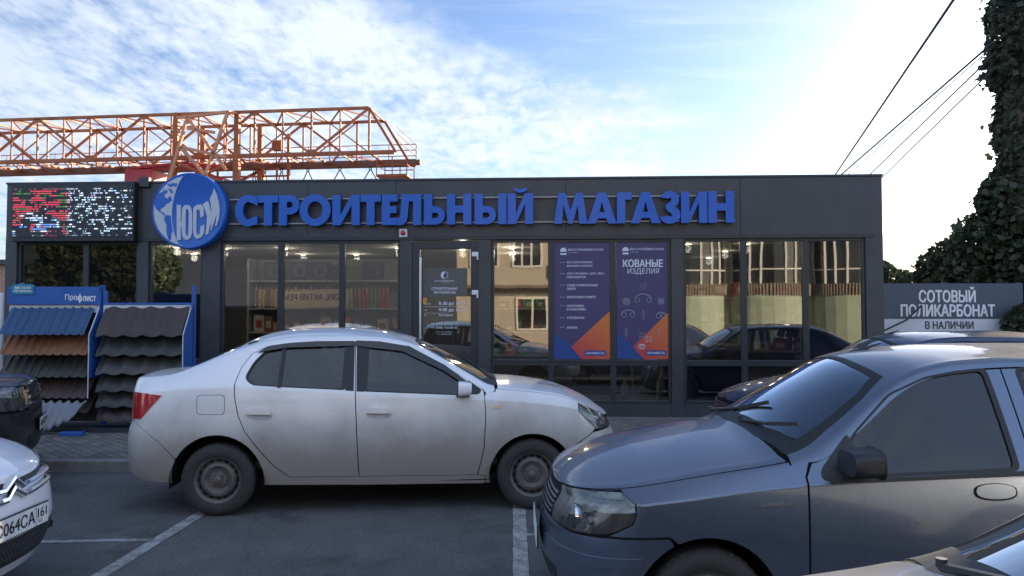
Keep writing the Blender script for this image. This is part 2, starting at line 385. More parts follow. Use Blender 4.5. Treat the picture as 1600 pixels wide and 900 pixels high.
    def T(s, x, y):
        w = s.u2w(x); lo, hi = 1.4, 3.0
        for _ in range(26):
            md = (lo + hi) / 2
            if s.P(w, md).y > y: lo = md
            else: hi = md
        return (w, lo)
    def pt(s, p):
        k = p[0]
        if k == 'S': return s.S(p[1], p[2])
        if k == 'F': return s.F(p[1], p[2])
        if k == 'R': return s.F(p[1], p[2], -1)
        if k == 'T': return s.T(p[1], p[2])
        if k == 'U': return (s.u2w(p[1]), p[2])
        return (p[1], p[2])           # 'W'

KQ = .75
def outline(sh, loop, step=.03, smooth=False):
    """loop of tagged points -> dense closed list in (w, q)"""
    if smooth:                         # closed Catmull-Rom in the source coordinates (all points of one kind)
        k = loop[0][0]; pts = [(p[1], p[2]) for p in loop]; n = len(pts); out = []
        for i in range(n):
            p0, p1, p2, p3 = pts[i - 1], pts[i], pts[(i + 1) % n], pts[(i + 2) % n]
            for j in range(6):
                t = j / 6
                out.append((k,) + tuple(.5 * (2 * p1[a] + (p2[a] - p0[a]) * t + (2 * p0[a] - 5 * p1[a] + 4 * p2[a] - p3[a]) * t * t + (3 * p1[a] - p0[a] - 3 * p2[a] + p3[a]) * t ** 3) for a in (0, 1)))
        loop = out
    res = []
    n = len(loop)
    for i in range(n):
        a, b = loop[i], loop[(i + 1) % n]
        A, B = sh.pt(a), sh.pt(b)
        m = max(1, int(math.hypot(B[0] - A[0], (B[1] - A[1]) * KQ) / step))
        for j in range(m):
            t = j / m
            if a[0] == b[0]: res.append(sh.pt((a[0], lerp(a[1], b[1], t), lerp(a[2], b[2], t))))
            else: res.append((lerp(A[0], B[0], t), lerp(A[1], B[1], t)))
    out = []
    for p in res:
        if not out or abs(p[0] - out[-1][0]) + abs(p[1] - out[-1][1]) > 1e-4: out.append(p)
    if abs(out[0][0] - out[-1][0]) + abs(out[0][1] - out[-1][1]) < 1e-4: out.pop()
    return out
def rounded(pts, r, n=4):
    """round the corners of a closed list of 2D points"""
    out = []; m = len(pts)
    for i in range(m):
        p, a, b = Vector(pts[i]), Vector(pts[i - 1]), Vector(pts[(i + 1) % m])
        rr = r[i] if isinstance(r, (list, tuple)) else r
        da, db = (a - p), (b - p); ra, rb = min(rr, da.length * .45), min(rr, db.length * .45)
        s, e = p + da.normalized() * ra, p + db.normalized() * rb
        for j in range(n + 1):
            t = j / n; q = s * (1 - t) ** 2 + p * 2 * t * (1 - t) + e * t * t; out.append((q.x, q.y))
    return out
def tagp(k, pts): return [(k, a, b) for a, b in pts]
def arch(cx, cz, rx, rz, a0, a1, n=18):
    return [('S', cx + rx * math.cos(R(lerp(a0, a1, i / n))), cz + rz * math.sin(R(lerp(a0, a1, i / n)))) for i in range(n + 1)]
def inside(pt, loops):
    x, y = pt; c = False
    for lp in loops:
        j = len(lp) - 1
        for i in range(len(lp)):
            xi, yi = lp[i]; xj, yj = lp[j]
            if (yi > y) != (yj > y) and x < (xj - xi) * (y - yi) / (yj - yi) + xi: c = not c
            j = i
    return c
class Panel:
    """triangulated patch of the body surface bounded by loops; off lifts it off the surface; rim turns its edge inwards"""
    def __init__(s, sh, loops, off=0.0, rim=.014, step=.04, smooth=False, ostep=.025):
        lps = [outline(sh, l, ostep, smooth) for l in loops]
        vs = []; es = []
        for l in lps:
            o = len(vs); vs += [(p[0], p[1] * KQ) for p in l]; es += [(o + i, o + (i + 1) % len(l)) for i in range(len(l))]
        x0, x1 = min(p[0] for p in vs), max(p[0] for p in vs); y0, y1 = min(p[1] for p in vs), max(p[1] for p in vs)
        sl = [[(p[0], p[1] * KQ) for p in l] for l in lps]
        nb = len(vs); nx = max(1, int((x1 - x0) / step)); ny = max(1, int((y1 - y0) / step))
        cell = {}
        for p in vs: cell.setdefault((int(p[0] / step), int(p[1] / step)), []).append(p)
        for i in range(nx + 1):
            for j in range(ny + 1):
                p = (x0 + (i + .5 * (j % 2)) * (x1 - x0) / nx, y0 + j * (y1 - y0) / ny)
                if p[0] > x1: continue
                ci, cj = int(p[0] / step), int(p[1] / step)
                if any(math.hypot(p[0] - q[0], p[1] - q[1]) < step * .5 for a in (-1, 0, 1) for b in (-1, 0, 1) for q in cell.get((ci + a, cj + b), ())): continue
                if inside(p, sl): vs.append(p)
        r = delaunay_2d_cdt([Vector(v) for v in vs], es, [], 0, 1e-6)
        V2, F2 = r[0], r[2]
        F2 = [f for f in F2 if inside((sum(V2[i][0] for i in f) / len(f), sum(V2[i][1] for i in f) / len(f)), sl)]
        used = sorted({i for f in F2 for i in f}); mp = {o: n for n, o in enumerate(used)}
        s.co = []; s.no = []
        for o in used:
            w, q = V2[o][0], V2[o][1] / KQ; n = sh.Nrm(w, q); p = sh.P(w, q)
            s.co.append(p + n * off); s.no.append(n)
        s.fc = []
        for f in F2:
            g = [mp[i] for i in f]; a, b, c = (s.co[i] for i in g[:3]); nn = (b - a).cross(c - a)
            if nn.dot(s.no[g[0]] + s.no[g[1]] + s.no[g[2]]) < 0: g.reverse()
            s.fc.append(tuple(g))
        s.rim = rim
    def mesh(s, name, mats, sides):
        """sides: 'L', 'R' or 'LR' (both halves welded on the centre line)"""
        co, no, fc = [], [], []
        for sd in sides:
            o = len(co); k = 1 if sd == 'L' else -1
            co += [Vector((p.x, p.y * k, p.z)) for p in s.co]; no += [Vector((n.x, n.y * k, n.z)) for n in s.no]
            fc += [tuple(i + o for i in (f if k > 0 else f[::-1])) for f in s.fc]
        if len(sides) == 2:            # weld the seam
            seam = {}; mp = list(range(len(co)))
            for i, p in enumerate(co):
                if abs(p.y) < 2e-3:
                    key = (round(p.x, 3), round(p.z, 3)); co[i] = Vector((p.x, 0, p.z)); no[i] = Vector((no[i].x, 0, no[i].z)).normalized() if no[i].length else no[i]
                    if key in seam: mp[i] = seam[key]
                    else: seam[key] = i
            fc = [tuple(mp[i] for i in f) for f in fc]; fc = [f for f in fc if len(set(f)) == 3]
        if s.rim:
            cnt = {}
            for f in fc:
                for i in range(3):
                    e = (f[i], f[(i + 1) % 3]); cnt[e] = 1
            nv = len(co); rimv = {}; rf = []
            for (a, b) in list(cnt):
                if (b, a) in cnt or (abs(co[a].y) < 1e-4 and abs(co[b].y) < 1e-4): continue
                i0 = []
                for v in (a, b):
                    if v not in rimv:
                        rimv[v] = len(co); co.append(co[v].copy()); no.append(Vector((0, 0, 0))); co.append(co[v] - no[v] * s.rim); no.append(Vector((0, 0, 0)))
                    i0.append(rimv[v])
                rf.append((i0[0], i0[0] + 1, i0[1] + 1, i0[1]))
            fc = fc + rf
        me = bpy.data.meshes.new(name); me.from_pydata(co, [], fc)
        me.materials.append(mats)
        for p in me.polygons: p.use_smooth = True
        me.normals_split_custom_set_from_vertices([tuple(n) for n in no])
        return me
def add_me(name, me, parent, label=None):
    o = bpy.data.objects.new(name, me); col.objects.link(o); o.parent = parent
    if label: o['label'] = label
    return o
def pair(name, panel, m, parent):
    return [add_me(name, panel.mesh(name, m, k), parent) for k in 'LR']
def sym(name, panel, m, parent): return add_me(name, panel.mesh(name, m, 'LR'), parent)

# common car materials
def car_mats():
    global RUB, BLK, TYR, STEEL, CHR, LENS, RED, AMB, SEAT, WELL, PLATE, INK
    RUB = mat('rubber_trim', (.016, .017, .018), .55, var=.3, vscale=30); BLK = mat('black_plastic', (.022, .023, .025), .5, var=.3, vscale=20)
    TYR = mat('tyre_rubber', (.036, .034, .031), .85, var=.35, vscale=14, bump=.3, bscale=80); STEEL = mat('wheel_steel', (.085, .084, .080), .55, .2, var=.5, vscale=8, color2=(.16, .145, .12))
    CHR = mat('chrome', (.75, .76, .78), .12, 1.0, var=.1, vscale=20); LENS = glass('lamp_lens', (.80, .82, .80), 1.5, 1.5, .22); RED = mat('red_lens', (.42, .012, .014), .12, coat=1, var=.25, vscale=30)
    AMB = mat('amber_lens', (.75, .30, .03), .15, coat=.6); SEAT = mat('seat_fabric', (.045, .047, .052), .9, var=.3, vscale=40); WELL = mat('wheel_well', (.006, .006, .006), .95)
    PLATE = mat('plate_white', (.70, .70, .68), .5, var=.12, vscale=18); INK = mat('plate_ink', (.012, .012, .014), .5)
car_mats()

def wheel(parent, x, y, r, rim_r, width, side, style='steel', m=None):
    """side +1 outer face towards +y. one wheel = tyre with rim and hub below it"""
    M = Matrix.Translation((x, y, r)) @ Matrix.Rotation(R(-90 * side), 4, 'X')
    h = width / 2
    t = MB(); prof = [(rim_r, -h + .01), (r - .05, -h), (r - .018, -h + .012), (r - .002, -h + .035), (r, 0), (r - .002, h - .035), (r - .018, h - .012), (r - .05, h), (rim_r + .012, h - .004), (rim_r - .006, h - .016)]
    t.lathe(prof, 48, M)
    for k in range(44):                # tread blocks
        a = 2 * math.pi * k / 44
        t.box(r - .012, r + .0008, -.009, .009, -h + .03, h - .03, M @ Matrix.Rotation(a, 4, 'Z') @ Matrix.Shear('XZ', 4, (0, .0)))
    o = t.build('wheel', TYR, parent, smooth=True)
    rm = MB(); R0 = rim_r
    if style == 'steel':
        rm.lathe([(R0 - .004, h - .014), (R0 - .010, h - .022), (R0 - .022, h - .030), (R0 - .030, h - .060), (R0 - .036, h - .066), (R0 * .76, h - .052), (R0 * .70, h - .036), (R0 * .58, h - .030), (R0 * .50, h - .046), (R0 * .38, h - .054), (R0 * .34, h - .040), (R0 * .2, h - .036), (0, h - .036)], 48, M)
    else:
        rm.lathe([(R0 - .004, h - .012), (R0 - .012, h - .016), (R0 - .02, h - .026), (R0 * .8, h - .022), (R0 * .4, h - .012), (R0 * .2, h - .008), (0, h - .008)], 40, M)
    ro = rm.build('rim', m or STEEL, o, smooth=True)
    d = MB(); nh = 16 if style == 'steel' else 10
    for k in range(nh):
        a = 2 * math.pi * k / nh
        Mk = M @ Matrix.Rotation(a, 4, 'Z') @ Matrix.Translation((R0 * (.775 if style == 'steel' else .74), 0, h - (.056 if style == 'steel' else .024)))
        d.lathe([(0, .008), (.013, .008), (.016, .004), (.016, -.006)], 12, Mk @ Matrix.Diagonal((1, 1.25 if style == 'steel' else 1.7, 1, 1)))
    d.build('rim_hole', WELL, o)
    hb = MB(); hb.lathe([(.034, h - .036), (.034, h - .018), (.026, h - .012), (0, h - .011)], 20, M)
    for k in range(4):
        a = 2 * math.pi * (k + .5) / 4; hb.lathe([(.011, h - .04), (.011, h - .022), (0, h - .02)], 8, M @ Matrix.Rotation(a, 4, 'Z') @ Matrix.Translation((.052, 0, 0)))
    hb.build('hub', m or STEEL, o, smooth=True)
    return o

def rbox(mb, cx, cy, cz, sx, sy, sz, M=None): mb.box(cx - sx / 2, cx + sx / 2, cy - sy / 2, cy + sy / 2, cz - sz / 2, cz + sz / 2, M)
def cabin(parent, x_dash, x_front, x_rear, zf, zbelt, wid, rear=True):
    """dashboard, steering wheel, seats and floor behind the glass"""
    f = MB(); f.box(x_rear - .55, x_dash + .35, -wid, wid, zf - .06, zf); f.build('cabin_floor', SEAT, parent)
    d = MB(); d.prism([(x_dash - .10, zbelt - .35), (x_dash - .14, zbelt - .12), (x_dash - .02, zbelt - .035), (x_dash + .32, zbelt - .03), (x_dash + .40, zbelt - .30)], -wid, wid); d.build('dashboard', BLK, parent, bevel=.02)
    st = MB(); C = Vector((x_dash - .28, .36, zbelt - .06)); ax = Vector((.92, 0, -.38)); ax = -ax.normalized(); u = Vector((0, 1, 0)); v = ax.cross(u)
    st.tube([C + (u * math.cos(2 * math.pi * k / 24) + v * math.sin(2 * math.pi * k / 24)) * .18 for k in range(25)], .015, 8, False)
    st.bar(C - u * .17, C + u * .17, .03, .02); st.bar(C, C - ax * .3, .05); st.build('steering_wheel', BLK, parent, smooth=True)
    rows = [(x_front, (-.36, .36), .50)] + ([(x_rear, (-.36, .36), .60)] if rear else [])
    for xs, ys, sw in rows:
        for y in ys:
            b = MB(); rbox(b, xs, y, zf + .22, .50, sw, .16); 
            M = Matrix.Translation((xs - .22, y, zf + .26)) @ Matrix.Rotation(R(-18), 4, 'Y'); rbox(b, 0, 0, .29, .12, sw, .60, M); rbox(b, .01, 0, .70, .09, .26, .17, M); rbox(b, .0, 0, .60, .02, .10, .06, M)
            b.build('seat', SEAT, parent, bevel=.04, seg=3)
def mirror_unit(parent, x, y, z, side, mcol, L=.11, H=.12, D=.19):
    """door mirror: dark foot and a rounded shell whose mirror faces rearwards"""
    h = MB(); n = 10
    for i in range(n + 1):
        t = i / n
    prof = [(0, 0)]
    vs = []; fs = []; rings = 7
    for i in range(rings):
        t = i / (rings - 1); k = math.sqrt(max(0, 1 - (t * .93) ** 2.4)); xx = x + t * L
        for j in range(16):
            a = 2 * math.pi * j / 16; ca, sa = math.cos(a), math.sin(a)
            sx = math.copysign(abs(ca) ** .55, ca); sz = math.copysign(abs(sa) ** .6, sa)
            vs.append((xx, y + side * (D / 2 + sx * D / 2 * (.75 + .25 * k)) , z + sz * H / 2 * (.55 + .45 * k)))
    for i in range(rings - 1):
        for j in range(16): fs.append((i * 16 + j, i * 16 + (j + 1) % 16, (i + 1) * 16 + (j + 1) % 16, (i + 1) * 16 + j))
    fs += [tuple(range(16)), tuple(range((rings - 1) * 16, rings * 16))[::-1]]
    if side > 0: fs = [f[::-1] for f in fs]
    h.add(vs, fs); o = h.build('mirror', mcol, parent, smooth=True, bevel=.008)
    b = MB(); b.prism([(x - .02, z - H * .62), (x + .10, z - H * .62), (x + .07, z - H * .1), (x + .01, z - H * .1)], min(y - side * .05, y + side * .05), max(y - side * .05, y + side * .05)); b.build('mirror_foot', BLK, o, bevel=.008)
    g = MB(); g.box(x - .004, x + .002, min(y + side * .015, y + side * (D - .015)), max(y + side * .015, y + side * (D - .015)), z - H * .40, z + H * .40); g.build('mirror_glass', CHR, o, bevel=.002)
    return o
def plate(parent, x, y, z, face, text, region, w=.52, h=.112, rz=0.0):
    """number plate, local x-z board facing -y turned so that it faces +x (face=1) or -x (face=-1)"""
    M = Matrix.Translation((x, y, z)) @ Matrix.Rotation(R(90 * face) + rz, 4, 'Z')
    a = MB(); a.box(-w / 2 - .008, w / 2 + .008, .002, .012, -h / 2 - .008, h / 2 + .008, M); o = a.build('number_plate', BLK, parent, bevel=.002)
    b = MB(); b.box(-w / 2, w / 2, -.002, .004, -h / 2, h / 2, M); b.build('plate_board', PLATE, o)
    c = MB()
    if text: put_text(c, text, -w * .47, w * .23, -h * .30, h * .34, -.0035, .012, M=M)
    if region: put_text(c, region, w * .285, w * .46, -h * .12, h * .36, -.0035, .01, M=M); put_text(c, 'RUS', w * .30, w * .38, -h * .38, -h * .22, -.0035, 0, M=M); c.box(w * .25, w * .256, -.0036, -.003, -h / 2, h / 2, M)
    if text or region: c.build('plate_lettering', INK, o)
    return o
def wiper(parent, a, b, c, sh=None):
    m = MB(); m.tube([a, b], [.012, .008], 6); m.bar(b, c, .012, .02); m.tube([a, Vector(a) + Vector((0, 0, .02))], .013, 8); m.build('wiper', BLK, parent, smooth=True)
def logan_shape():
    return Shape(
        zc=[(3.464, .755), (3.40, .80), (3.28, .885), (3.08, .965), (2.8, 1.035), (2.5, 1.075), (2.34, 1.085), (2.28, 1.115), (2.1, 1.205), (1.9, 1.305), (1.65, 1.425), (1.5, 1.477), (1.25, 1.526), (.93, 1.546), (.55, 1.539), (.30, 1.507), (.10, 1.44), (-.10, 1.355), (-.30, 1.255), (-.46, 1.185), (-.60, 1.172), (-.78, 1.160), (-.86, 1.13), (-.90, 1.09)],
        ze=[(3.464, .735), (3.36, .775), (3.22, .845), (3.08, .905), (2.8, .985), (2.5, 1.022), (2.26, 1.045), (2.12, 1.115), (1.9, 1.245), (1.7, 1.355), (1.55, 1.415), (1.3, 1.462), (1.0, 1.475), (.6, 1.467), (.35, 1.432), (.10, 1.362), (-.10, 1.285), (-.30, 1.205), (-.46, 1.155), (-.62, 1.140), (-.80, 1.125), (-.86, 1.10), (-.90, 1.07)],
        ye=[(3.464, .74), (3.1, .765), (2.5, .785), (2.26, .755), (1.9, .675), (1.55, .605), (1.0, .575), (.5, .57), (.1, .59), (-.3, .655), (-.5, .69), (-.8, .70), (-.90, .70)],
        zsh=[(3.464, .70), (3.22, .79), (3.0, .86), (2.6, .915), (2.2, .945), (1.1, 1.008), (.2, 1.072), (-.2, 1.075), (-.5, 1.05), (-.8, 1.03), (-.90, 1.0)],
        zlow=[(3.464, .205), (3.2, .20), (2.97, .225), (2.2, .215), (.4, .235), (-.35, .27), (-.90, .31)],
        W=[(3.464, .845), (2.9, .858), (2.6, .864), (2.2, .858), (1.2, .866), (.3, .862), (0, .866), (-.5, .852), (-.90, .83)],
        nose=[(.18, 3.36), (.30, 3.43), (.45, 3.464), (.56, 3.462), (.64, 3.43), (.72, 3.395), (.80, 3.35), (.95, 3.28)],
        tail=[(.25, -.80), (.34, -.865), (.50, -.885), (.68, -.875), (.78, -.84), (.95, -.835), (1.10, -.84), (1.2, -.84)],
        xc=2.93, xn=3.464, xt=-.42, xr=-.90, nf=2.5, nr=2.9)
ARCH_F = (2.622, .285, .368, .365); ARCH_R = (-.008, .285, .378, .388)
def logan(root, body, full=True):
    sh = logan_shape()
    fa = lambda a0, a1: arch(*ARCH_F, a0, a1); ra = lambda a0, a1: arch(*ARCH_R, a0, a1)
    rear_gap = [('S', .58, .302), ('S', .45, .40), ('S', .32, .555), ('S', .215, .70), ('S', .162, .83), ('S', .128, .98), ('S', .122, 1.09), ('S', .15, 1.22), ('S', .215, 1.33)]
    loop = [('U', 1.60, 3), ('U', .16, 3), ('U', .13, 2.6), ('U', .08, 2.26), ('U', -.10, 2.2), ('U', -.38, 2.2), ('U', -.46, 2.16), ('U', -.80, 2.12), ('R', .52, 1.03), ('R', .47, .80), ('R', .60, .795), ('S', -.70, .782), ('S', -.60, .72), ('S', -.47, .625), ('S', -.364, .455)]
    loop = loop[:-1] + ra(150, 0)[:] + [('S', .372, .243), ('S', 1.2, .228), ('S', 2.215, .220), ('S', 2.218, .285), ('S', 2.15, .293), ('S', 1.16, .300)] + rear_gap + [('U', .33, 1.86), ('U', .6, 1.86), ('U', 1.1, 1.86), ('U', 1.5, 1.86), ('U', 1.9, 1.86), ('U', 2.20, 1.84)] + [('S', 2.222, 1.0), ('U', 2.30, 1.9), ('U', 2.30, 2.16), ('U', 2.10, 2.2), ('U', 1.9, 2.2), ('U', 1.66, 2.22), ('U', 1.60, 2.45)]
    sym('body_shell', Panel(sh, [loop]), body, root)
    # doors with their window openings
    gr = [(.272, 1.078), (.212, 1.120), (.205, 1.158), (.250, 1.262), (.325, 1.352), (.52, 1.402), (1.035, 1.425), (1.035, 1.032), (.6, 1.056)]
    gf = [(1.185, 1.425), (1.55, 1.372), (1.85, 1.222), (2.03, 1.092), (2.075, 1.04), (2.06, .978), (1.185, 1.020)]
    rd = [('S', 1.150, .306), ('S', 1.118, 1.0), ('U', 1.090, 1.84), ('U', .6, 1.84), ('U', .345, 1.84), ('S', .225, 1.33), ('S', .158, 1.22), ('S', .130, 1.09), ('S', .136, .98), ('S', .170, .83), ('S', .223, .70), ('S', .33, .558), ('S', .458, .406), ('S', .585, .310)]
    fd = [('S', 1.158, .306), ('S', 1.126, 1.0), ('U', 1.098, 1.84), ('U', 1.5, 1.84), ('U', 1.9, 1.84), ('U', 2.185, 1.82), ('S', 2.205, 1.0), ('S', 2.217, .803), ('S', 2.203, .532), ('S', 2.15, .30)]
    hole = lambda g: tagp('S', rounded(g, .03))
    shr = lambda g, k: [((x - sum(p[0] for p in g) / len(g)) * k + sum(p[0] for p in g) / len(g), (z - sum(p[1] for p in g) / len(g)) * k + sum(p[1] for p in g) / len(g)) for x, z in g]
    grow = lambda g: [(x, z) for x, z in g]
    doors = []
    for nm, lp, g, hx in (('rear_door', rd, gr, .335), ('front_door', fd, gf, 1.315)):
        pn = Panel(sh, [lp, hole(g)])
        gl = Panel(sh, [tagp('S', rounded(shr(g, 1.012), .03))], off=-.008, rim=0)
        tr = Panel(sh, [tagp('S', rounded(shr(g, 1.006), .03)), tagp('S', rounded(shr(g, .945), .03))], off=.001, rim=.008, step=.03)
        hd = Panel(sh, [tagp('S', [(hx - .085, .842), (hx + .09, .838), (hx + .092, .858), (hx + .06, .878), (hx + .01, .885), (hx - .06, .882), (hx - .085, .866)])], off=.026, rim=.028, step=.02, smooth=True)
        hs = Panel(sh, [tagp('S', [(hx - .09, .835), (hx + .095, .828), (hx + .095, .80), (hx + .04, .79), (hx - .05, .794), (hx - .085, .81)])], off=.0008, rim=0, step=.02, smooth=True)
        for k, o in zip('LR', pair(nm, pn, body, root)):
            add_me('door_glass', gl.mesh('door_glass', GLS, k), o); add_me('window_trim', tr.mesh('window_trim', RUB, k), o)
            h = add_me('handle', hd.mesh('handle', body, k), o); add_me('handle_recess', hs.mesh('handle_recess', HSHADE, k), h)
            zr = MB(); 
            if nm == 'front_door':
                yy = sh.P(*sh.S(2.05, 1.0)).y; mirror_unit(o, 1.985, (yy + .015) * (1 if k == 'L' else -1), 1.045, 1 if k == 'L' else -1, body)
                add_me('mirror_sail', SAIL(sh).mesh('mirror_sail', BLK, k), o)
            else:
                bar = Panel(sh, [tagp('S', [(.475, 1.055), (.505, 1.055), (.505, 1.415), (.475, 1.405)])], off=.002, rim=.01)
                add_me('quarter_bar', bar.mesh('quarter_bar', RUB, k), o)
            pl = Panel(sh, [tagp('S', [(1.035, 1.028), (1.108, 1.022), (1.088, 1.43), (1.035, 1.43)] if nm == 'rear_door' else [(1.130, 1.02), (1.195, 1.016), (1.195, 1.43), (1.104, 1.432)])], off=.0015, rim=0)
            add_me('pillar_cover', pl.mesh('pillar_cover', RUB, k), o)
            dv = [(.27, 1.335), (.36, 1.352), (.52, 1.378), (1.08, 1.392), (1.08, 1.432), (.75, 1.431), (.5, 1.412), (.36, 1.392)] if nm == 'rear_door' else [(1.10, 1.392), (1.5, 1.345), (1.85, 1.185), (2.06, 1.05), (2.075, 1.075), (1.87, 1.225), (1.56, 1.385), (1.3, 1.428), (1.10, 1.436)]
            add_me('rain_visor', Panel(sh, [tagp('S', dv)], off=.012, rim=.008).mesh('rain_visor', VIS, k), o)
    # front wing, bonnet, bumpers
    fen = [('S', 2.213, .97), ('S', 2.225, .803), ('S', 2.211, .532), ('S', 2.158, .297), ('S', 2.222, .290), ('S', 2.225, .225), ('S', 2.262, .225)] + fa(178, 38)[0:] + [('S', 2.985, .545), ('S', 3.155, .655), ('S', 3.175, .68), ('S', 3.02, .828), ('U', 3.06, 1.965), ('U', 2.6, 1.965), ('U', 2.31, 1.965), ('U', 2.31, 1.88), ('S', 2.23, 1.0)]
    for o in pair('front_wing', Panel(sh, [fen]), body, root): pass
    for k in 'LR':
        add_me('side_repeater', Panel(sh, [tagp('S', rounded([(2.27, .868), (2.345, .866), (2.345, .892), (2.29, .894)], .01))], off=.006, rim=.008, step=.02).mesh('side_repeater', CHR, k), root)
    hood = [('U', 2.35, 3), ('U', 2.34, 2.5), ('U', 2.325, 1.985), ('U', 2.6, 1.985), ('U', 3.1, 1.985), ('U', 3.3, 1.985), ('U', 3.42, 1.985), ('W', sh.wmax - .004, 1.985), ('W', sh.wmax - .004, 3)]
    ho = sym('bonnet', Panel(sh, [hood], step=.035), body, root)
    add_me('bonnet_scoop', Panel(sh, [[('T', 2.74, .30), ('T', 2.95, .27), ('T', 2.97, .36), ('T', 2.76, .40)]], off=.004, rim=.006, smooth=True, step=.02).mesh('bonnet_scoop', DUST, 'R'), ho)
    fb = [('S', 2.995, .538), ('S', 3.16, .645), ('S', 3.30, .655), ('F', .52, .655), ('F', .40, .66), ('F', .0, .66), ('F', 0, .215)] + [('F', .5, .205), ('S', 3.10, .205), ('S', 2.985, .235)] + fa(2, 40)
    sym('front_bumper', Panel(sh, [fb]), body, root)
    sym('grille', Panel(sh, [[('F', 0, .668), ('F', .44, .668), ('F', .44, .73), ('U', 3.44, 1.9), ('W', sh.wmax - .002, 1.9)]], off=-.006, rim=0), BLK, root)
    sym('lower_grille', Panel(sh, [[('F', 0, .27), ('F', .50, .27), ('F', .52, .42), ('F', 0, .42)]], off=.003, rim=.01), BLK, root)
    hl = [('S', 3.032, .826), ('S', 3.183, .676), ('S', 3.30, .664), ('F', .52, .664), ('F', .45, .665), ('F', .45, .735), ('U', 3.34, 1.96), ('U', 3.2, 1.96), ('U', 3.07, 1.96)]
    hb = Panel(sh, [hl], off=-.05, rim=0); hp = Panel(sh, [hl], off=.003, rim=.055)
    for k in 'LR':
        o = add_me('headlight', hp.mesh('headlight', LENS, k), root); add_me('lamp_bowl', hb.mesh('lamp_bowl', CHRD, k), o)
        y = (.60 if k == 'L' else -.60); b = MB(); b.lathe([(.0, .0), (.03, .0), (.055, .022), (.062, .05)], 20, Matrix.Translation((3.20, y, .745)) @ Matrix.Rotation(R(90), 4, 'Y')); b.build('reflector', CHR, o, smooth=True)
    rb = [('R', 0, .775), ('R', .45, .775), ('R', .60, .775), ('S', -.70, .776), ('S', -.60, .714), ('S', -.47, .619), ('S', -.346, .478)] + ra(151, 181)[::1][2:] + [('S', -.38, .275), ('S', -.6, .29), ('R', .5, .32), ('R', 0, .32)]
    sym('rear_bumper', Panel(sh, [rb]), body, root)
    # lower lip crease of the rear bumper
    tl = [('S', -.455, 1.0), ('S', -.63, .805), ('R', .66, .795), ('R', .53, .80), ('R', .53, 1.0), ('R', .66, 1.02), ('S', -.62, 1.018)]
    for k in 'LR': add_me('tail_light', Panel(sh, [tl], off=.007, rim=.015, step=.03).mesh('tail_light', RED, k), root)
    lid = [('U', -.47, 3), ('U', -.47, 2.15), ('U', -.80, 2.13), ('R', .51, 1.03), ('R', .46, .80), ('R', .0, .80), ('W', sh.wmin + .004, 3)]
    sym('boot_lid', Panel(sh, [lid]), body, root)
    sym('rear_window', Panel(sh, [[('U', .15, 3), ('U', .12, 2.6), ('U', .07, 2.28), ('U', -.10, 2.22), ('U', -.39, 2.22), ('U', -.44, 2.4), ('U', -.455, 3)]], off=-.004, rim=0), GLS, root)
    sym('windscreen', Panel(sh, [[('U', 1.61, 3), ('U', 1.61, 2.46), ('U', 1.67, 2.25), ('U', 1.9, 2.22), ('U', 2.10, 2.22), ('U', 2.27, 2.18), ('U', 2.33, 2.4), ('U', 2.345, 3)]], off=-.004, rim=0), GLS, root)
    sym('windscreen_seal', Panel(sh, [[('U', 1.60, 3), ('U', 1.60, 2.45), ('U', 1.66, 2.22), ('U', 1.9, 2.19), ('U', 2.10, 2.19), ('U', 2.31, 2.16), ('U', 2.34, 2.4), ('U', 2.352, 3), ('U', 2.29, 3), ('U', 2.27, 2.5), ('U', 2.20, 2.27), ('U', 1.9, 2.27), ('U', 1.70, 2.3), ('U', 1.635, 2.5), ('U', 1.635, 3)]], off=.001, rim=.006), RUB, root)
    # fuel flap
    fl = rounded([(-.168, 1.0), (.052, .998), (.054, .842), (-.165, .845)], .035)
    ff = add_me('fuel_flap', Panel(sh, [tagp('S', fl)], off=.0015, rim=.004).mesh('fuel_flap', body, 'R'), root)
    big = [(x * 1.0 + (x + .057) * .035, z + (z - .922) * .05) for x, z in fl]
    add_me('flap_gap', Panel(sh, [tagp('S', big), tagp('S', fl)], off=.0006, rim=0, ostep=.01).mesh('flap_gap', WELL, 'R'), ff)
    # arch liners, dark inner shell, floor
    inner(root, sh, [ARCH_F, ARCH_R], -.83, 3.36)
    cabin(root, 1.98, 1.0, .64, .42, .98, .70)
    for x in (0, 2.622):
        for sgn in (1, -1): wheel(root, x, sgn * .755, .298, .195, .185, sgn)
    wiper(root, (2.30, -.42, 1.085), (2.18, -.05, 1.17), (2.05, .22, 1.24)); wiper(root, (2.30, .15, 1.10), (2.20, .40, 1.14), (2.10, .60, 1.16))
    a = MB(); a.tube([(1.44, 0, 1.49), (1.40, 0, 1.53), (1.33, 0, 1.545)], [.018, .012, .006], 8); a.build('aerial', BLK, root, smooth=True)
    return sh
def SAIL(sh): return Panel(sh, [tagp('S', rounded([(2.0, .985), (2.165, .985), (2.19, 1.02), (2.07, 1.10)], .02))], off=.004, rim=.01)
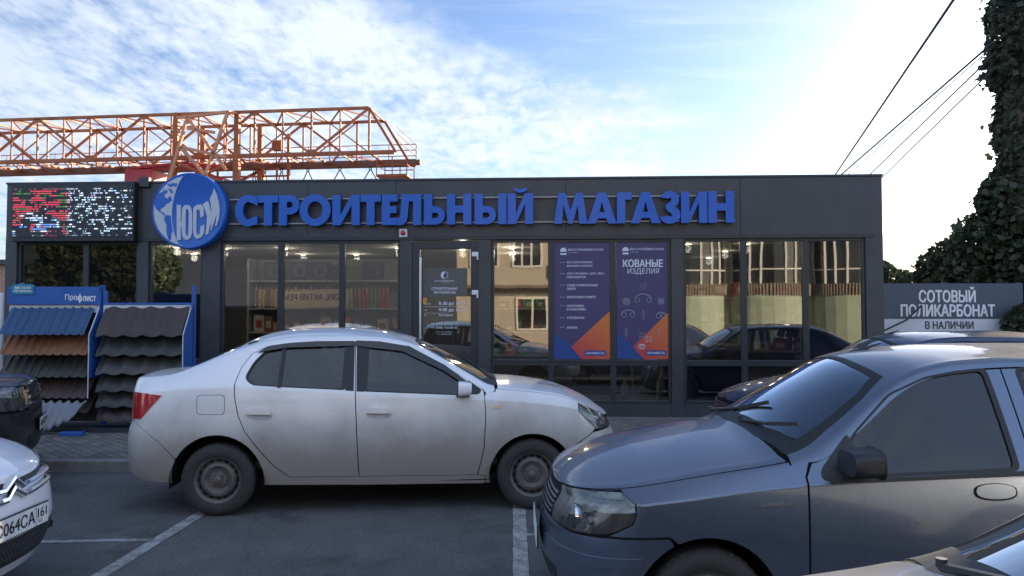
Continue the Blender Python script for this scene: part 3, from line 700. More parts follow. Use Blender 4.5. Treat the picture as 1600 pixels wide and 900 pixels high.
def inner(root, sh, arches, x0, x1, top=.96, zb=.30):
    """blackened inside of the flanks with the wheel openings left free, plus floor and arch liners"""
    (fx, fz, frx, frz), (rx, rz, rrx, rrz) = arches
    lp = [('W', sh.wmin + .06, .12), ('W', sh.wmin + .06, .93)] + [('U', x, .93) for x in (x0 + .35, rx, .5 * (rx + fx), fx, x1 - .3)] + [('W', sh.wmax - .05, .9), ('W', sh.wmax - .05, .12), ('S', fx + frx + .012, fz - .03)] + arch(fx, fz, frx + .01, frz + .01, 0, 180)[0:] + [('S', fx - frx - .012, .25), ('S', rx + rrx + .012, .27)] + arch(rx, rz, rrx + .01, rrz + .01, 0, 180) + [('S', rx - rrx - .012, rz - .01)]
    pair('inner_shell', Panel(sh, [lp], off=-.022, rim=0, step=.09), WELL, root)
    fl = MB(); W = sh.W((rx + fx) / 2) - .08
    fl.box(rx + rrx, fx - frx, -W, W, zb - .05, zb); fl.box(x0 + .22, rx - rrx, -W + .12, W - .12, zb + .04, zb + .08); fl.box(fx + frx, x1 - .12, -W + .1, W - .1, zb - .04, zb)
    fl.box(rx - rrx, rx + rrx, -.5, .5, zb + .05, zb + .09); fl.box(fx - frx, fx + frx, -.45, .45, zb + .02, zb + .5); fl.build('underfloor', WELL, root)
    for (cx, cz, ax, az) in arches:
        for sg in (1, -1):
            m = MB(); n = 20; vs = []
            yo = sh.W(cx) - .035
            for i in range(n + 1):
                a = R(-8 + 196 * i / n); vs += [(cx + (ax + .004) * math.cos(a), sg * yo, cz + (az + .004) * math.sin(a)), (cx + (ax + .004) * math.cos(a), sg * .46, cz + (az + .004) * math.sin(a))]
            m.add(vs, [(2 * i, 2 * i + 1, 2 * i + 3, 2 * i + 2) for i in range(n)]); m.add([v for v in vs[1::2]] + [(cx, sg * .46, cz)], [tuple(range(n + 2))])
            m.build('arch_liner', WELL, root)
GLS = glass('car_glass', (.44, .52, .58), 1.7, 1.52, .02); VIS = mat('visor_smoke', (.010, .011, .013), .12, coat=.5); CHRD = mat('lamp_chrome', (.60, .60, .59), .3, .35, var=.3, vscale=25); DUST = mat('dust_mark', (.25, .22, .17), .8, var=.2)

HSHADE = mat('handle_shade_grey', (.42, .42, .43), .6, var=.1)  # grey colour standing in for the shade under the door handles
GLSW = glass('windscreen_glass', (.40, .45, .50), 3.2, 1.6, .05)
GLS2 = glass('car_glass_grey', (.42, .47, .50), 1.25, 1.6, .04)
def saloon_shape(k=1.0):
    """shorter, older four-door saloon; also the base of the blue and the silver car"""
    return Shape(
        zc=[(3.204, .79), (3.12, .835), (3.0, .885), (2.8, .94), (2.55, .99), (2.3, 1.035), (2.17, 1.055), (2.10, 1.085), (1.9, 1.215), (1.7, 1.33), (1.52, 1.42), (1.40, 1.452), (1.2, 1.476), (.76, 1.498), (.39, 1.50), (0, 1.485), (-.25, 1.435), (-.5, 1.32), (-.72, 1.19), (-.82, 1.135), (-.95, 1.12), (-1.06, 1.07)],
        ze=[(3.204, .765), (3.10, .79), (2.9, .825), (2.72, .85), (2.4, .908), (2.1, .955), (1.93, .985), (1.8, 1.05), (1.6, 1.20), (1.42, 1.33), (1.28, 1.392), (1.1, 1.425), (.8, 1.44), (.3, 1.435), (0, 1.41), (-.25, 1.34), (-.5, 1.215), (-.72, 1.12), (-.82, 1.09), (-1.06, 1.04)],
        ye=[(3.204, .70), (2.9, .72), (2.4, .745), (1.95, .735), (1.7, .68), (1.4, .61), (1.1, .575), (.4, .56), (0, .57), (-.5, .63), (-.8, .67), (-1.06, .66)],
        zsh=[(3.204, .735), (2.9, .765), (2.6, .80), (2.2, .85), (1.85, .878), (1.4, .905), (.9, .93), (0, .955), (-.6, .96), (-1.06, .93)],
        zlow=[(3.204, .20), (2.8, .20), (2.1, .215), (.4, .225), (-.5, .26), (-1.06, .30)],
        W=[(3.204, .835), (2.7, .85), (2.44, .856), (2.0, .846), (1.0, .85), (0, .852), (-.6, .84), (-1.06, .81)],
        nose=[(.18, 3.11), (.28, 3.165), (.42, 3.20), (.55, 3.19), (.64, 3.165), (.72, 3.13), (.80, 3.09), (.9, 3.02)],
        tail=[(.25, -.96), (.45, -1.06), (.62, -1.05), (.8, -1.01), (1.0, -1.0), (1.1, -1.0)],
        xc=2.70, xn=3.204, xt=-.55, xr=-1.06, nf=2.35, nr=2.8, inset=(.085, .05), zm=.66, bar=.02, rc=.045)
SA_F = (2.439, .275, .345, .355); SA_R = (0.0, .275, .35, .36)
def saloon(root, body, trim=None, plate_text=None, glassm=None, lod=1.0, mirrors=True):
    sh = saloon_shape(); trim = trim or RUB; gm = glassm or GLS2; st = .04 * lod
    fa = lambda a0, a1: arch(*SA_F, a0, a1); ra = lambda a0, a1: arch(*SA_R, a0, a1)
    PN = lambda loops, **k: Panel(sh, loops, **({'step': st} | k))
    shell = [('U', 1.50, 3), ('U', -.25, 3), ('U', -.27, 2.5), ('U', -.32, 2.24), ('U', -.5, 2.2), ('U', -.74, 2.2), ('U', -.80, 2.14), ('U', -.98, 2.12), ('R', .5, .98), ('R', .5, .70), ('S', -.72, .66), ('S', -.36, .52)] + ra(135, 0) + [('S', .36, .225), ('S', 2.04, .21), ('S', 2.04, .285), ('S', .35, .295),
             ('S', .33, .55), ('S', .18, .72), ('S', .06, .90), ('S', .02, 1.05), ('U', .10, 1.86), ('U', .6, 1.86), ('U', 1.1, 1.86), ('U', 1.5, 1.86), ('U', 1.85, 1.82), ('S', 1.935, .96), ('U', 2.02, 1.9), ('U', 2.02, 2.15), ('U', 1.8, 2.2), ('U', 1.6, 2.2), ('U', 1.46, 2.24), ('U', 1.49, 2.6)]
    sym('body_shell', PN([shell]), body, root)
    gf = [(1.83, .895), (1.845, .93), (1.69, 1.10), (1.49, 1.275), (1.30, 1.355), (1.13, 1.383), (.985, 1.397), (.975, .935)]
    gr = [(.84, .942), (.84, 1.398), (.55, 1.40), (.25, 1.375), (.10, 1.28), (.11, .968)]
    fd = [('S', .920, .30), ('S', .915, .93), ('U', .915, 1.84), ('U', 1.2, 1.84), ('U', 1.5, 1.84), ('U', 1.83, 1.80), ('S', 1.925, .955), ('S', 1.965, .90), ('S', 1.965, .60), ('S', 1.955, .30)]
    rd = [('S', .912, .30), ('S', .907, .93), ('U', .907, 1.84), ('U', .5, 1.84), ('U', .11, 1.84), ('S', .03, 1.05), ('S', .068, .90), ('S', .19, .72), ('S', .34, .55), ('S', .36, .302)]
    def scaled(g, k):
        cx, cz = sum(p[0] for p in g) / len(g), sum(p[1] for p in g) / len(g); return [((x - cx) * k + cx, (z - cz) * k + cz) for x, z in g]
    for nm, lp, g, hx in (('rear_door', rd, gr, .28), ('front_door', fd, gf, 1.10)):
        pn = PN([lp, tagp('S', rounded(g, .035))])
        gl = PN([tagp('S', rounded(scaled(g, 1.012), .035))], off=-.008, rim=0)
        tr = PN([tagp('S', rounded(scaled(g, 1.008), .035)), tagp('S', rounded(scaled(g, .945), .03))], off=.001, rim=.008)
        ov = [(hx + .105 * math.cos(a) * (1 if math.cos(a) > 0 else .95), .838 + .040 * math.copysign(abs(math.sin(a)) ** .7, math.sin(a))) for a in [2 * math.pi * i / 18 for i in range(18)]]
        hb = PN([tagp('S', ov)], off=.002, rim=.004, step=.02); hd = PN([tagp('S', [(hx + (x - hx) * .90, .838 + (z - .838) * .86 + .003) for x, z in ov])], off=.007, rim=.012, step=.02)
        for k, o in zip('LR', pair(nm, pn, body, root)):
            add_me('door_glass', gl.mesh('door_glass', gm, k), o); add_me('window_trim', tr.mesh('window_trim', RUB, k), o)
            add_me('handle_recess', hb.mesh('handle_recess', WELL, k), o); add_me('handle', hd.mesh('handle', body, k), o)
            add_me('belt_strip', PN([tagp('S', [(.93, .912), (1.5, .888), (1.86, .874), (1.87, .892), (1.5, .906), (.93, .934)] if nm == 'front_door' else [(.10, .948), (.9, .914), (.9, .936), (.10, .968)])], off=.006, rim=.01).mesh('belt_strip', RUB, k), o)
            if nm == 'front_door' and mirrors:
                yy = sh.P(*sh.S(1.75, .95)).y; sg = 1 if k == 'L' else -1
                add_me('mirror_sail', PN([tagp('S', rounded([(1.895, .885), (1.90, .925), (1.725, 1.09), (1.70, .90)], .03))], off=.004, rim=.01).mesh('mirror_sail', BLK, k), o)
                mirror_unit(o, 1.69, (yy + .0) * sg, .985, sg, trim if trim != RUB else BLK, L=.13, H=.125, D=.22)
    fen = [('S', 1.975, .90), ('S', 1.975, .60), ('S', 1.965, .285), ('S', 2.05, .285), ('S', 2.05, .21), ('S', 2.085, .21)] + fa(180, 66) + [('S', 2.62, .632), ('S', 2.895, .622), ('S', 2.788, .685), ('S', 2.772, .735), ('U', 2.86, 1.95), ('U', 2.5, 1.955), ('U', 2.2, 1.955), ('U', 2.03, 1.955), ('U', 2.03, 1.9), ('S', 1.94, .96)]
    pair('front_wing', PN([fen]), body, root)
    for k in 'LR': add_me('side_repeater', PN([tagp('S', rounded([(2.05, .778), (2.20, .770), (2.20, .782), (2.05, .792)], .008))], off=.005, rim=.007, step=.02).mesh('side_repeater', CHR, k), root)
    hood = [('U', 2.14, 3), ('U', 2.10, 2.5), ('U', 2.04, 1.98), ('U', 2.3, 1.975), ('U', 2.6, 1.975), ('U', 2.9, 1.975), ('U', 3.1, 1.975), ('W', sh.wmax - .004, 1.975), ('W', sh.wmax - .004, 3)]
    sym('bonnet', PN([hood], step=.03 * lod), body, root)
    fb = [('S', 2.62, .620), ('S', 2.895, .610), ('S', 3.06, .590), ('F', .38, .60), ('F', .34, .60), ('F', 0, .60), ('F', 0, .20), ('F', .5, .20), ('S', 2.80, .205), ('S', 2.79, .26)] + fa(0, 62)
    fbp = sym('front_bumper', PN([fb], step=.03 * lod), body, root)
    for k in 'LR':
        add_me('bumper_strip', PN([[('S', 2.74, .485), ('S', 3.0, .455), ('F', .52, .45), ('F', .30, .45), ('F', .30, .505), ('F', .52, .505), ('S', 3.0, .51), ('S', 2.75, .53)]], off=.006, rim=.01).mesh('bumper_strip', body, k), fbp)
    sym('lower_grille', PN([[('F', 0, .24), ('F', .42, .24), ('F', .46, .38), ('F', 0, .38)]], off=.003, rim=.01), BLK, root)
    g = sym('grille', PN([[('F', 0, .605), ('F', .33, .605), ('F', .36, .70), ('W', sh.F(.34, .72)[0], 1.93), ('W', sh.wmax - .003, 1.93)]], off=-.012, rim=0), WELL, root)
    for i in range(5):
        z = .618 + i * .024
        add_me('grille_slat', PN([[('F', 0, z), ('F', .335, z), ('F', .335, z + .011), ('F', 0, z + .011)]], off=.003, rim=.014, step=.05).mesh('grille_slat', body, 'LR'), g)
    hl = [('S', 2.785, .705), ('S', 2.800, .685), ('S', 2.90, .630), ('S', 3.06, .600), ('F', .385, .606), ('F', .36, .66), ('F', .38, .715), ('W', sh.F(.40, .73)[0], 1.90), ('U', 3.0, 1.90), ('U', 2.86, 1.86), ('S', 2.78, .732)]
    hb = PN([hl], off=-.055, rim=0); hp = PN([hl], off=.003, rim=.055, step=.025)
    for k in 'LR':
        o = add_me('headlight', hp.mesh('headlight', LENS, k), root); add_me('lamp_bowl', hb.mesh('lamp_bowl', CHRD, k), o)
        sg = 1 if k == 'L' else -1
        for (px, py, rr) in ((2.985, .60, .062), (2.90, .69, .05)):
            b = MB(); b.lathe([(.0, .0), (rr * .5, .004), (rr * .9, .03), (rr, .06)], 24, Matrix.Translation((px, sg * py, .668)) @ Matrix.Rotation(R(90), 4, 'Y')); b.build('reflector', CHR, o, smooth=True)
        b = MB(); b.box(2.87, 2.90, sg * .735 - .012, sg * .735 + .012, .63, .71); b.build('divider', CHR, o, bevel=.004)
    rb = [('R', 0, .68), ('R', .5, .68), ('S', -.72, .64), ('S', -.38, .50)] + ra(140, 182)[2:] + [('S', -.38, .26), ('R', .5, .31), ('R', 0, .31)]
    sym('rear_bumper', PN([rb]), body, root)
    lid = [('U', -.83, 3), ('U', -.82, 2.14), ('U', -.98, 2.14), ('R', .49, .98), ('R', .49, .70), ('R', 0, .70), ('W', sh.wmin + .004, 3)]
    sym('boot_lid', PN([lid]), body, root)
    for k in 'LR': add_me('tail_light', PN([[('S', -.80, .70), ('R', .66, .70), ('R', .51, .70), ('R', .51, .93), ('R', .66, .93), ('S', -.86, .93)]], off=.006, rim=.012).mesh('tail_light', RED, k), root)
    sym('rear_window', PN([[('U', -.26, 3), ('U', -.28, 2.5), ('U', -.33, 2.26), ('U', -.5, 2.22), ('U', -.74, 2.22), ('U', -.79, 2.5), ('U', -.80, 3)]], off=-.004, rim=0), gm, root)
    sym('windscreen', PN([[('U', 1.51, 3), ('U', 1.50, 2.6), ('U', 1.47, 2.27), ('U', 1.6, 2.22), ('U', 1.8, 2.22), ('U', 2.0, 2.17), ('U', 2.09, 2.45), ('U', 2.13, 3)]], off=-.004, rim=0), GLSW if glassm is None else gm, root)
    sym('windscreen_seal', PN([[('U', 1.50, 3), ('U', 1.49, 2.6), ('U', 1.46, 2.24), ('U', 1.6, 2.19), ('U', 1.8, 2.19), ('U', 2.025, 2.14), ('U', 2.10, 2.45), ('U', 2.14, 3), ('U', 2.07, 3), ('U', 2.03, 2.5), ('U', 1.95, 2.25), ('U', 1.8, 2.26), ('U', 1.6, 2.26), ('U', 1.50, 2.32), ('U', 1.525, 2.6), ('U', 1.53, 3)]], off=.001, rim=.006), RUB, root)
    inner(root, sh, [SA_F, SA_R], -1.0, 3.14, zb=.28)
    cabin(root, 1.72, .80, .25, .38, .92, .70)
    for x in (0, 2.439):
        for sgn in (1, -1): wheel(root, x, sgn * .745, .283, .185, .175, sgn, 'cap')
    wiper(root, (2.12, -.35, 1.075), (2.04, -.02, 1.125), (1.95, .22, 1.185)); wiper(root, (2.09, .18, 1.085), (2.03, .45, 1.10), (1.93, .60, 1.12))
    a = MB(); a.tube([(1.40, 0, 1.445), (1.30, 0, 1.475), (1.22, 0, 1.50)], [.012, .009, .004], 8); a.build('aerial', BLK, root, smooth=True)
    if plate_text is not None: plate(root, 3.222, 0, .47, 1, *plate_text)
    return sh
G_GREY = paint('grey_blue_metal_paint', (.125, .165, .235), .68, dust=(.24, .19, .12), amt=.22, top=.40, low=.50, high=.05, rough=.24)
# ------------------------------------------------------------------ two cars of which the photo shows the nose
def nose_shape(lead, cowl, roof, hw, zb, nf=2.5, bow=.0):
    """lead: front edge of the bonnet, cowl: foot of the windscreen, roof: roof height, hw: half width, zb: underside"""
    wl = lead - .03; belt = cowl - .10
    return Shape(
        zc=[(3.5, lead + .03), (3.40, lead + .075), (3.2, lerp(lead, cowl, .45) + .02), (2.9, lerp(lead, cowl, .72) + .02), (2.5, cowl - .01), (2.3, cowl + .01), (2.2, cowl + .04), (1.9, lerp(cowl, roof, .5)), (1.6, lerp(cowl, roof, .84)), (1.3, roof - .03), (.8, roof), (.2, roof - .01), (-.3, roof - .06), (-.7, roof - .16), (-.9, roof - .28), (-1.0, roof - .42)],
        ze=[(3.5, lead), (3.3, lerp(lead, cowl, .12)), (3.0, lerp(lead, cowl, .38)), (2.6, lerp(lead, cowl, .68)), (2.2, cowl - .06), (2.05, cowl), (1.8, lerp(cowl, roof, .40)), (1.5, lerp(cowl, roof, .76)), (1.25, roof - .11), (.8, roof - .07), (.2, roof - .075), (-.3, roof - .12), (-.7, roof - .23), (-1.0, roof - .48)],
        ye=[(3.5, hw - .13), (2.6, hw - .10), (2.1, hw - .11), (1.6, hw - .22), (1.2, hw - .27), (.3, hw - .28), (-.6, hw - .24), (-1.0, hw - .2)],
        zsh=[(3.5, wl - .02), (3.1, lerp(wl, belt, .3)), (2.6, lerp(wl, belt, .7)), (2.1, belt), (1.0, belt + .04), (0, belt + .08), (-1.0, belt + .05)],
        zlow=[(3.5, zb), (2.9, zb + .01), (2.2, zb + .04), (.3, zb + .04), (-1.0, zb + .1)],
        W=[(3.5, hw - .02), (2.65, hw), (1.2, hw), (0, hw), (-1.0, hw - .04)],
        nose=[(zb, 3.40), (zb + .12, 3.47), (zb + .25, 3.5), (lerp(zb, lead, .6), 3.49), (lead - .06, 3.45), (lead, 3.42), (lead + .2, 3.36)],
        tail=[(zb, -.9), (zb + .3, -1.0), (belt, -.98), (roof, -.9)], xc=2.95, xn=3.5, xt=-.5, xr=-1.0, nf=nf, nr=3.0, zm=lerp(zb, belt, .6), inset=(.07, .045))
def nose_car(root, sh, body, wr, grille, lower, lamp, lampm, gm, style='cap'):
    AF = (2.66, wr, wr + .065, wr + .075); AR = (0, wr, wr + .065, wr + .075)
    fa = lambda a, b: arch(*AF, a, b); ra = lambda a, b: arch(*AR, a, b)
    zb = sh.zlow(2); bt = sh.zsh(1.0)
    shell = [('U', 1.66, 3), ('U', -.60, 3), ('U', -.62, 2.2), ('U', -.85, 2.15), ('R', .6, bt), ('R', .6, bt - .3), ('R', .6, zb + .08)] + [('S', -.42, zb + .06)] + ra(185, -5) + [('S', .5, zb + .01), ('S', 2.1, zb + .01)] + fa(185, 70)[0:] + [('S', 2.98, lamp[1][0] - .02)] + [('U', 2.9, 1.96), ('U', 2.3, 1.96), ('U', 2.22, 1.9), ('U', 2.22, 2.16), ('U', 2.0, 2.2), ('U', 1.72, 2.22), ('U', 1.67, 2.6)]
    win = [('S', 1.98, bt + .04), ('U', 1.85, 1.7), ('U', 1.5, 1.78), ('U', 1.0, 1.8), ('U', .2, 1.8), ('U', -.4, 1.75), ('S', -.55, bt + .08), ('S', 1.0, bt + .02)]
    o = sym('body_shell', Panel(sh, [shell, win], step=.06), body, root)
    for k in 'LR':
        add_me('side_glass', Panel(sh, [win], off=-.006, rim=0, step=.08).mesh('side_glass', gm, k), root)
        for x in (.98,): add_me('pillar_cover', Panel(sh, [[('U', x, 1.03), ('U', x + .1, 1.03), ('U', x + .1, 1.79), ('U', x, 1.79)]], off=.002, rim=.006).mesh('pillar_cover', RUB, k), root)
        for xa in (.95, 2.1):
            add_me('door_seam', Panel(sh, [[('U', xa, .12), ('U', xa + .007, .12), ('U', xa + .007, .98), ('U', xa, .98)]], off=.0008, rim=0, step=.05, ostep=.05).mesh('door_seam', WELL, k), root)
        sg = 1 if k == 'L' else -1
        mirror_unit(root, 1.85, (sh.W(1.85) - .05) * sg, bt + .10, sg, body)
    hood = [('U', 2.26, 3), ('U', 2.25, 1.98), ('U', 2.6, 1.975), ('U', 3.0, 1.975), ('U', 3.3, 1.975), ('W', sh.wmax - .004, 1.975), ('W', sh.wmax - .004, 3)]
    sym('bonnet', Panel(sh, [hood], step=.03), body, root)
    lz = lamp[1][0] - .015
    fb = [('S', 2.86, lz), ('S', 3.05, lz), ('F', .5, lz), ('F', .44, lz), ('F', .44, grille[1]), ('F', 0, grille[1]), ('F', 0, sh.zlow(3.4)), ('F', .5, sh.zlow(3.4)), ('S', 2.99, sh.zlow(3) + .01)] + fa(-4, 66)
    sym('front_bumper', Panel(sh, [fb], step=.03), body, root)
    sym('grille', Panel(sh, [[('F', 0, grille[0]), ('F', grille[2], grille[0]), ('F', grille[3], grille[1] + .0), ('W', sh.F(grille[3], grille[1])[0], 1.96), ('W', sh.wmax - .003, 1.96)]], off=-.004, rim=.0, step=.03), BLK, root)
    sym('lower_grille', Panel(sh, [[('F', 0, lower[0]), ('F', lower[2], lower[0]), ('F', lower[3], lower[1]), ('F', 0, lower[1])]], off=.004, rim=.012, step=.03), mesh_mat(), root)
    hb = Panel(sh, [lamp[0]], off=-.05, rim=0); hp = Panel(sh, [lamp[0]], off=.004, rim=.05, step=.025)
    for k in 'LR':
        o = add_me('headlight', hp.mesh('headlight', LENS, k), root); add_me('lamp_bowl', hb.mesh('lamp_bowl', lampm, k), o)
        sg = 1 if k == 'L' else -1
        for x, y, z, rr in lamp[2]:
            b = MB(); b.lathe([(0, 0), (rr * .5, .004), (rr * .9, .03), (rr, .06)], 20, Matrix.Translation((x, sg * y, z)) @ Matrix.Rotation(R(90), 4, 'Y')); b.build('reflector', CHR, o, smooth=True)
    sym('windscreen', Panel(sh, [[('U', 1.67, 3), ('U', 1.68, 2.6), ('U', 1.73, 2.24), ('U', 2.0, 2.22), ('U', 2.2, 2.18), ('U', 2.25, 2.5), ('U', 2.26, 3)]], off=-.004, rim=0, step=.06), gm, root)
    sym('tailgate', Panel(sh, [[('U', -.605, 3), ('U', -.63, 2.22), ('U', -.85, 2.18), ('R', .58, bt), ('R', .58, bt - .35), ('R', 0, bt - .35), ('W', sh.wmin + .003, 3)]], step=.08), body, root)
    sym('rear_bumper', Panel(sh, [[('R', 0, bt - .37), ('R', .58, bt - .37), ('R', .58, zb + .09), ('R', 0, zb + .09)]], step=.08), body, root)
    inner(root, sh, [AF, AR], -.95, 3.44, zb=zb + .1)
    cabin(root, 1.9, .95, .1, zb + .2, bt + .02, sh.W(1) - .16)
    for x in (0, 2.66):
        for sg in (1, -1): wheel(root, x, sg * (sh.W(x) - .105), wr, wr * .66, .2, sg, style)
def mesh_mat():
    if 'grille_mesh' in _M: return _M['grille_mesh']
    m = bpy.data.materials.new('grille_mesh'); m.use_nodes = True; nt = m.node_tree; L = nt.links.new; b = nt.nodes['Principled BSDF']
    tc = N(nt, 'ShaderNodeTexCoord'); mp = N(nt, 'ShaderNodeMapping'); mp.inputs['Rotation'].default_value = (R(45), 0, 0); L(tc.outputs['Object'], mp.inputs[0])
    ck = N(nt, 'ShaderNodeTexVoronoi', Scale=48.0); ck.voronoi_dimensions = '3D'; ck.inputs['Randomness'].default_value = 0; L(mp.outputs[0], ck.inputs['Vector'])
    rp = N(nt, 'ShaderNodeMapRange'); L(ck.outputs['Distance'], rp.inputs[0]); rp.inputs[1].default_value = .28; rp.inputs[2].default_value = .5
    mx = N(nt, 'ShaderNodeMix', data_type='RGBA'); L(rp.outputs[0], mx.inputs[0]); mx.inputs[6].default_value = (.004, .004, .004, 1); mx.inputs[7].default_value = (.03, .03, .032, 1); L(mx.outputs[2], b.inputs['Base Color'])
    bp = N(nt, 'ShaderNodeBump', Strength=.8, Distance=.01); L(rp.outputs[0], bp.inputs['Height']); L(bp.outputs[0], b.inputs['Normal']); b.inputs['Roughness'].default_value = .45
    _M['grille_mesh'] = m; return m
def white_hatch(root, body):
    sh = nose_shape(.735, 1.02, 1.47, .865, .20, nf=2.2)
    lamp = [('S', 2.93, .765), ('S', 3.10, .66), ('F', .70, .635), ('F', .60, .64), ('F', .60, .71), ('U', 3.36, 1.93), ('U', 3.2, 1.94), ('U', 3.0, 1.94)]
    nose_car(root, sh, body, .30, (.615, .735, .44, .49), (.27, .425, .50, .60), (lamp, (.64,), [(3.18, .66, .69, .055)]), CHRD, GLS)
    # two chrome bars that rise to chevrons in the middle, following the bow of the grille
    for z0, half, rise in ((.688, .49, .060), (.640, .47, .052)):
        m = MB(); path = []; n = 24
        for i in range(n + 1):
            y = -half + 2 * half * i / n; ay = abs(y)
            z = z0 + (rise * (1 - ay / .085) if ay < .085 else 0) + max(0, ay - .12) * .05
            w, q = sh.F(ay, min(z, sh.zsh(3.45))); p = sh.P(w, q); path.append((p.x + .016 + (.012 if ay < .085 else 0), y, z))
        ring = []
        vs = []; fs = []
        hh = .017
        for (x, y, z) in path: vs += [(x - .03, y, z - hh), (x + .004, y, z - hh), (x + .012, y, z), (x + .004, y, z + hh), (x - .03, y, z + hh)]
        for i in range(n):
            for j in range(4): fs.append((i * 5 + j, i * 5 + j + 1, (i + 1) * 5 + j + 1, (i + 1) * 5 + j))
        fs += [tuple(range(5))[::-1], tuple(range(n * 5, n * 5 + 5))]
        m.add(vs, fs); m.build('grille_bar', CHR, root, bevel=.002)
    # plate sits a little toward the car's left of the middle
    plate(root, 3.518, .0, .50, 1, 'С064СА', '161')
    return sh
def dark_suv(root, body):
    sh = nose_shape(.99, 1.17, 1.72, .91, .27, nf=2.4)
    lamp = [('S', 2.90, 1.015), ('S', 2.98, .90), ('S', 3.14, .80), ('F', .60, .775), ('F', .47, .80), ('F', .46, .95), ('W', sh.F(.47, .95)[0], 1.9), ('U', 3.3, 1.93), ('U', 3.1, 1.93)]
    nose_car(root, sh, body, .36, (.78, .99, .40, .42), (.36, .52, .42, .46), (lamp, (.775,), [(3.17, .68, .90, .085), (3.29, .56, .88, .07)]), CHRD, GLS)
    for k in 'LR':
        add_me('lamp_surround', Panel(sh, [[('F', .60, .762), ('F', .45, .787), ('F', .445, .96), ('F', .475, .955), ('F', .485, .81), ('F', .60, .79)]], off=.008, rim=.02, step=.02).mesh('lamp_surround', CHR, k), root)
    m = MB()
    for z in (.82, .88, .94):
        pth = []
        for i in range(13):
            y = -.38 + .76 * i / 12; p = sh.P(*sh.F(abs(y), z)); pth.append((p.x + .006, y, z))
        m.tube(pth, .012, 6)
        m.build('grille_bar', CHR, root, smooth=True); m = MB()
    plate(root, 3.518, 0, .60, 1, 'А417КС', '161')
    return sh
W_HATCH = paint('white_hatch_paint', (.78, .79, .82), 0, amt=.25, dust=(.4, .38, .34), low=.30, high=.05)
D_SUV = paint('black_suv_paint', (.012, .013, .015), .3, amt=.45, dust=(.10, .09, .075), low=.60, high=.2, top=.2)
B_BLUE = paint('dark_blue_paint', (.018, .035, .085), .5, amt=.5, dust=(.12, .11, .10), top=.28, low=.5)
S_SILVER = paint('champagne_silver_paint', (.40, .39, .37), .6, amt=.5, dust=(.34, .30, .24), top=.35, low=.5)
# ------------------------------------------------------------------ ground
def asphalt():
    m = bpy.data.materials.new('asphalt'); m.use_nodes = True; nt = m.node_tree; L = nt.links.new; b = nt.nodes['Principled BSDF']
    tc = N(nt, 'ShaderNodeTexCoord')
    big = N(nt, 'ShaderNodeTexNoise', Scale=.45, Detail=5.0, Roughness=.6); L(tc.outputs['Object'], big.inputs['Vector'])
    mid = N(nt, 'ShaderNodeTexNoise', Scale=3.5, Detail=6.0, Roughness=.7); L(tc.outputs['Object'], mid.inputs['Vector'])
    fin = N(nt, 'ShaderNodeTexNoise', Scale=150.0, Detail=3.0, Roughness=.8); L(tc.outputs['Object'], fin.inputs['Vector'])
    vo = N(nt, 'ShaderNodeTexVoronoi', Scale=210.0); L(tc.outputs['Object'], vo.inputs['Vector'])
    cr = N(nt, 'ShaderNodeTexVoronoi', Scale=.33, feature='DISTANCE_TO_EDGE'); 
    wv = N(nt, 'ShaderNodeVectorMath', operation='MULTIPLY_ADD'); L(mid.outputs['Color'], wv.inputs[0]); wv.inputs[1].default_value = (.35, .35, 0); L(tc.outputs['Object'], wv.inputs[2]); L(wv.outputs[0], cr.inputs['Vector'])
    def mr(a, i0, i1, o0, o1):
        n = N(nt, 'ShaderNodeMapRange'); L(a, n.inputs[0])
        for k, v in zip((1, 2, 3, 4), (i0, i1, o0, o1)): n.inputs[k].default_value = v
        return n.outputs[0]
    def mul(a, c):
        n = N(nt, 'ShaderNodeMath', operation='MULTIPLY'); L(a, n.inputs[0]); L(c, n.inputs[1]); return n.outputs[0]
    f = mul(mul(mr(big.outputs['Fac'], .3, .7, .74, 1.28), mr(mid.outputs['Fac'], .3, .7, .80, 1.18)), mul(mr(fin.outputs['Fac'], .3, .7, .72, 1.30), mr(cr.outputs['Distance'], 0, .004, .8, 1)))
    sp_ = N(nt, 'ShaderNodeTexNoise', Scale=38.0, Detail=4.0, Roughness=.75); L(tc.outputs['Object'], sp_.inputs['Vector'])
    st_ = N(nt, 'ShaderNodeTexNoise', Scale=1.25, Detail=7.0, Roughness=.62); mps = N(nt, 'ShaderNodeMapping'); mps.inputs['Location'].default_value = (4, 7, 0); L(tc.outputs['Object'], mps.inputs[0]); L(mps.outputs[0], st_.inputs['Vector'])
    f = mul(mul(f, mr(sp_.outputs['Fac'], .32, .68, .70, 1.34)), mr(st_.outputs['Fac'], .34, .44, .62, 1.0))
    f = mul(f, mr(vo.outputs['Distance'], .1, .5, 1.18, .86))
    mx = N(nt, 'ShaderNodeMix', data_type='RGBA', blend_type='MULTIPLY'); mx.inputs[0].default_value = 1; mx.inputs[6].default_value = (.112, .110, .108, 1); L(f, mx.inputs[7]); L(mx.outputs[2], b.inputs['Base Color'])
    L(mr(mid.outputs['Fac'], .3, .7, .72, .95), b.inputs['Roughness']); b.inputs['Specular IOR Level'].default_value = .35
    bp = N(nt, 'ShaderNodeBump', Strength=.55, Distance=.006); L(fin.outputs['Fac'], bp.inputs['Height']); L(bp.outputs[0], b.inputs['Normal'])
    return m
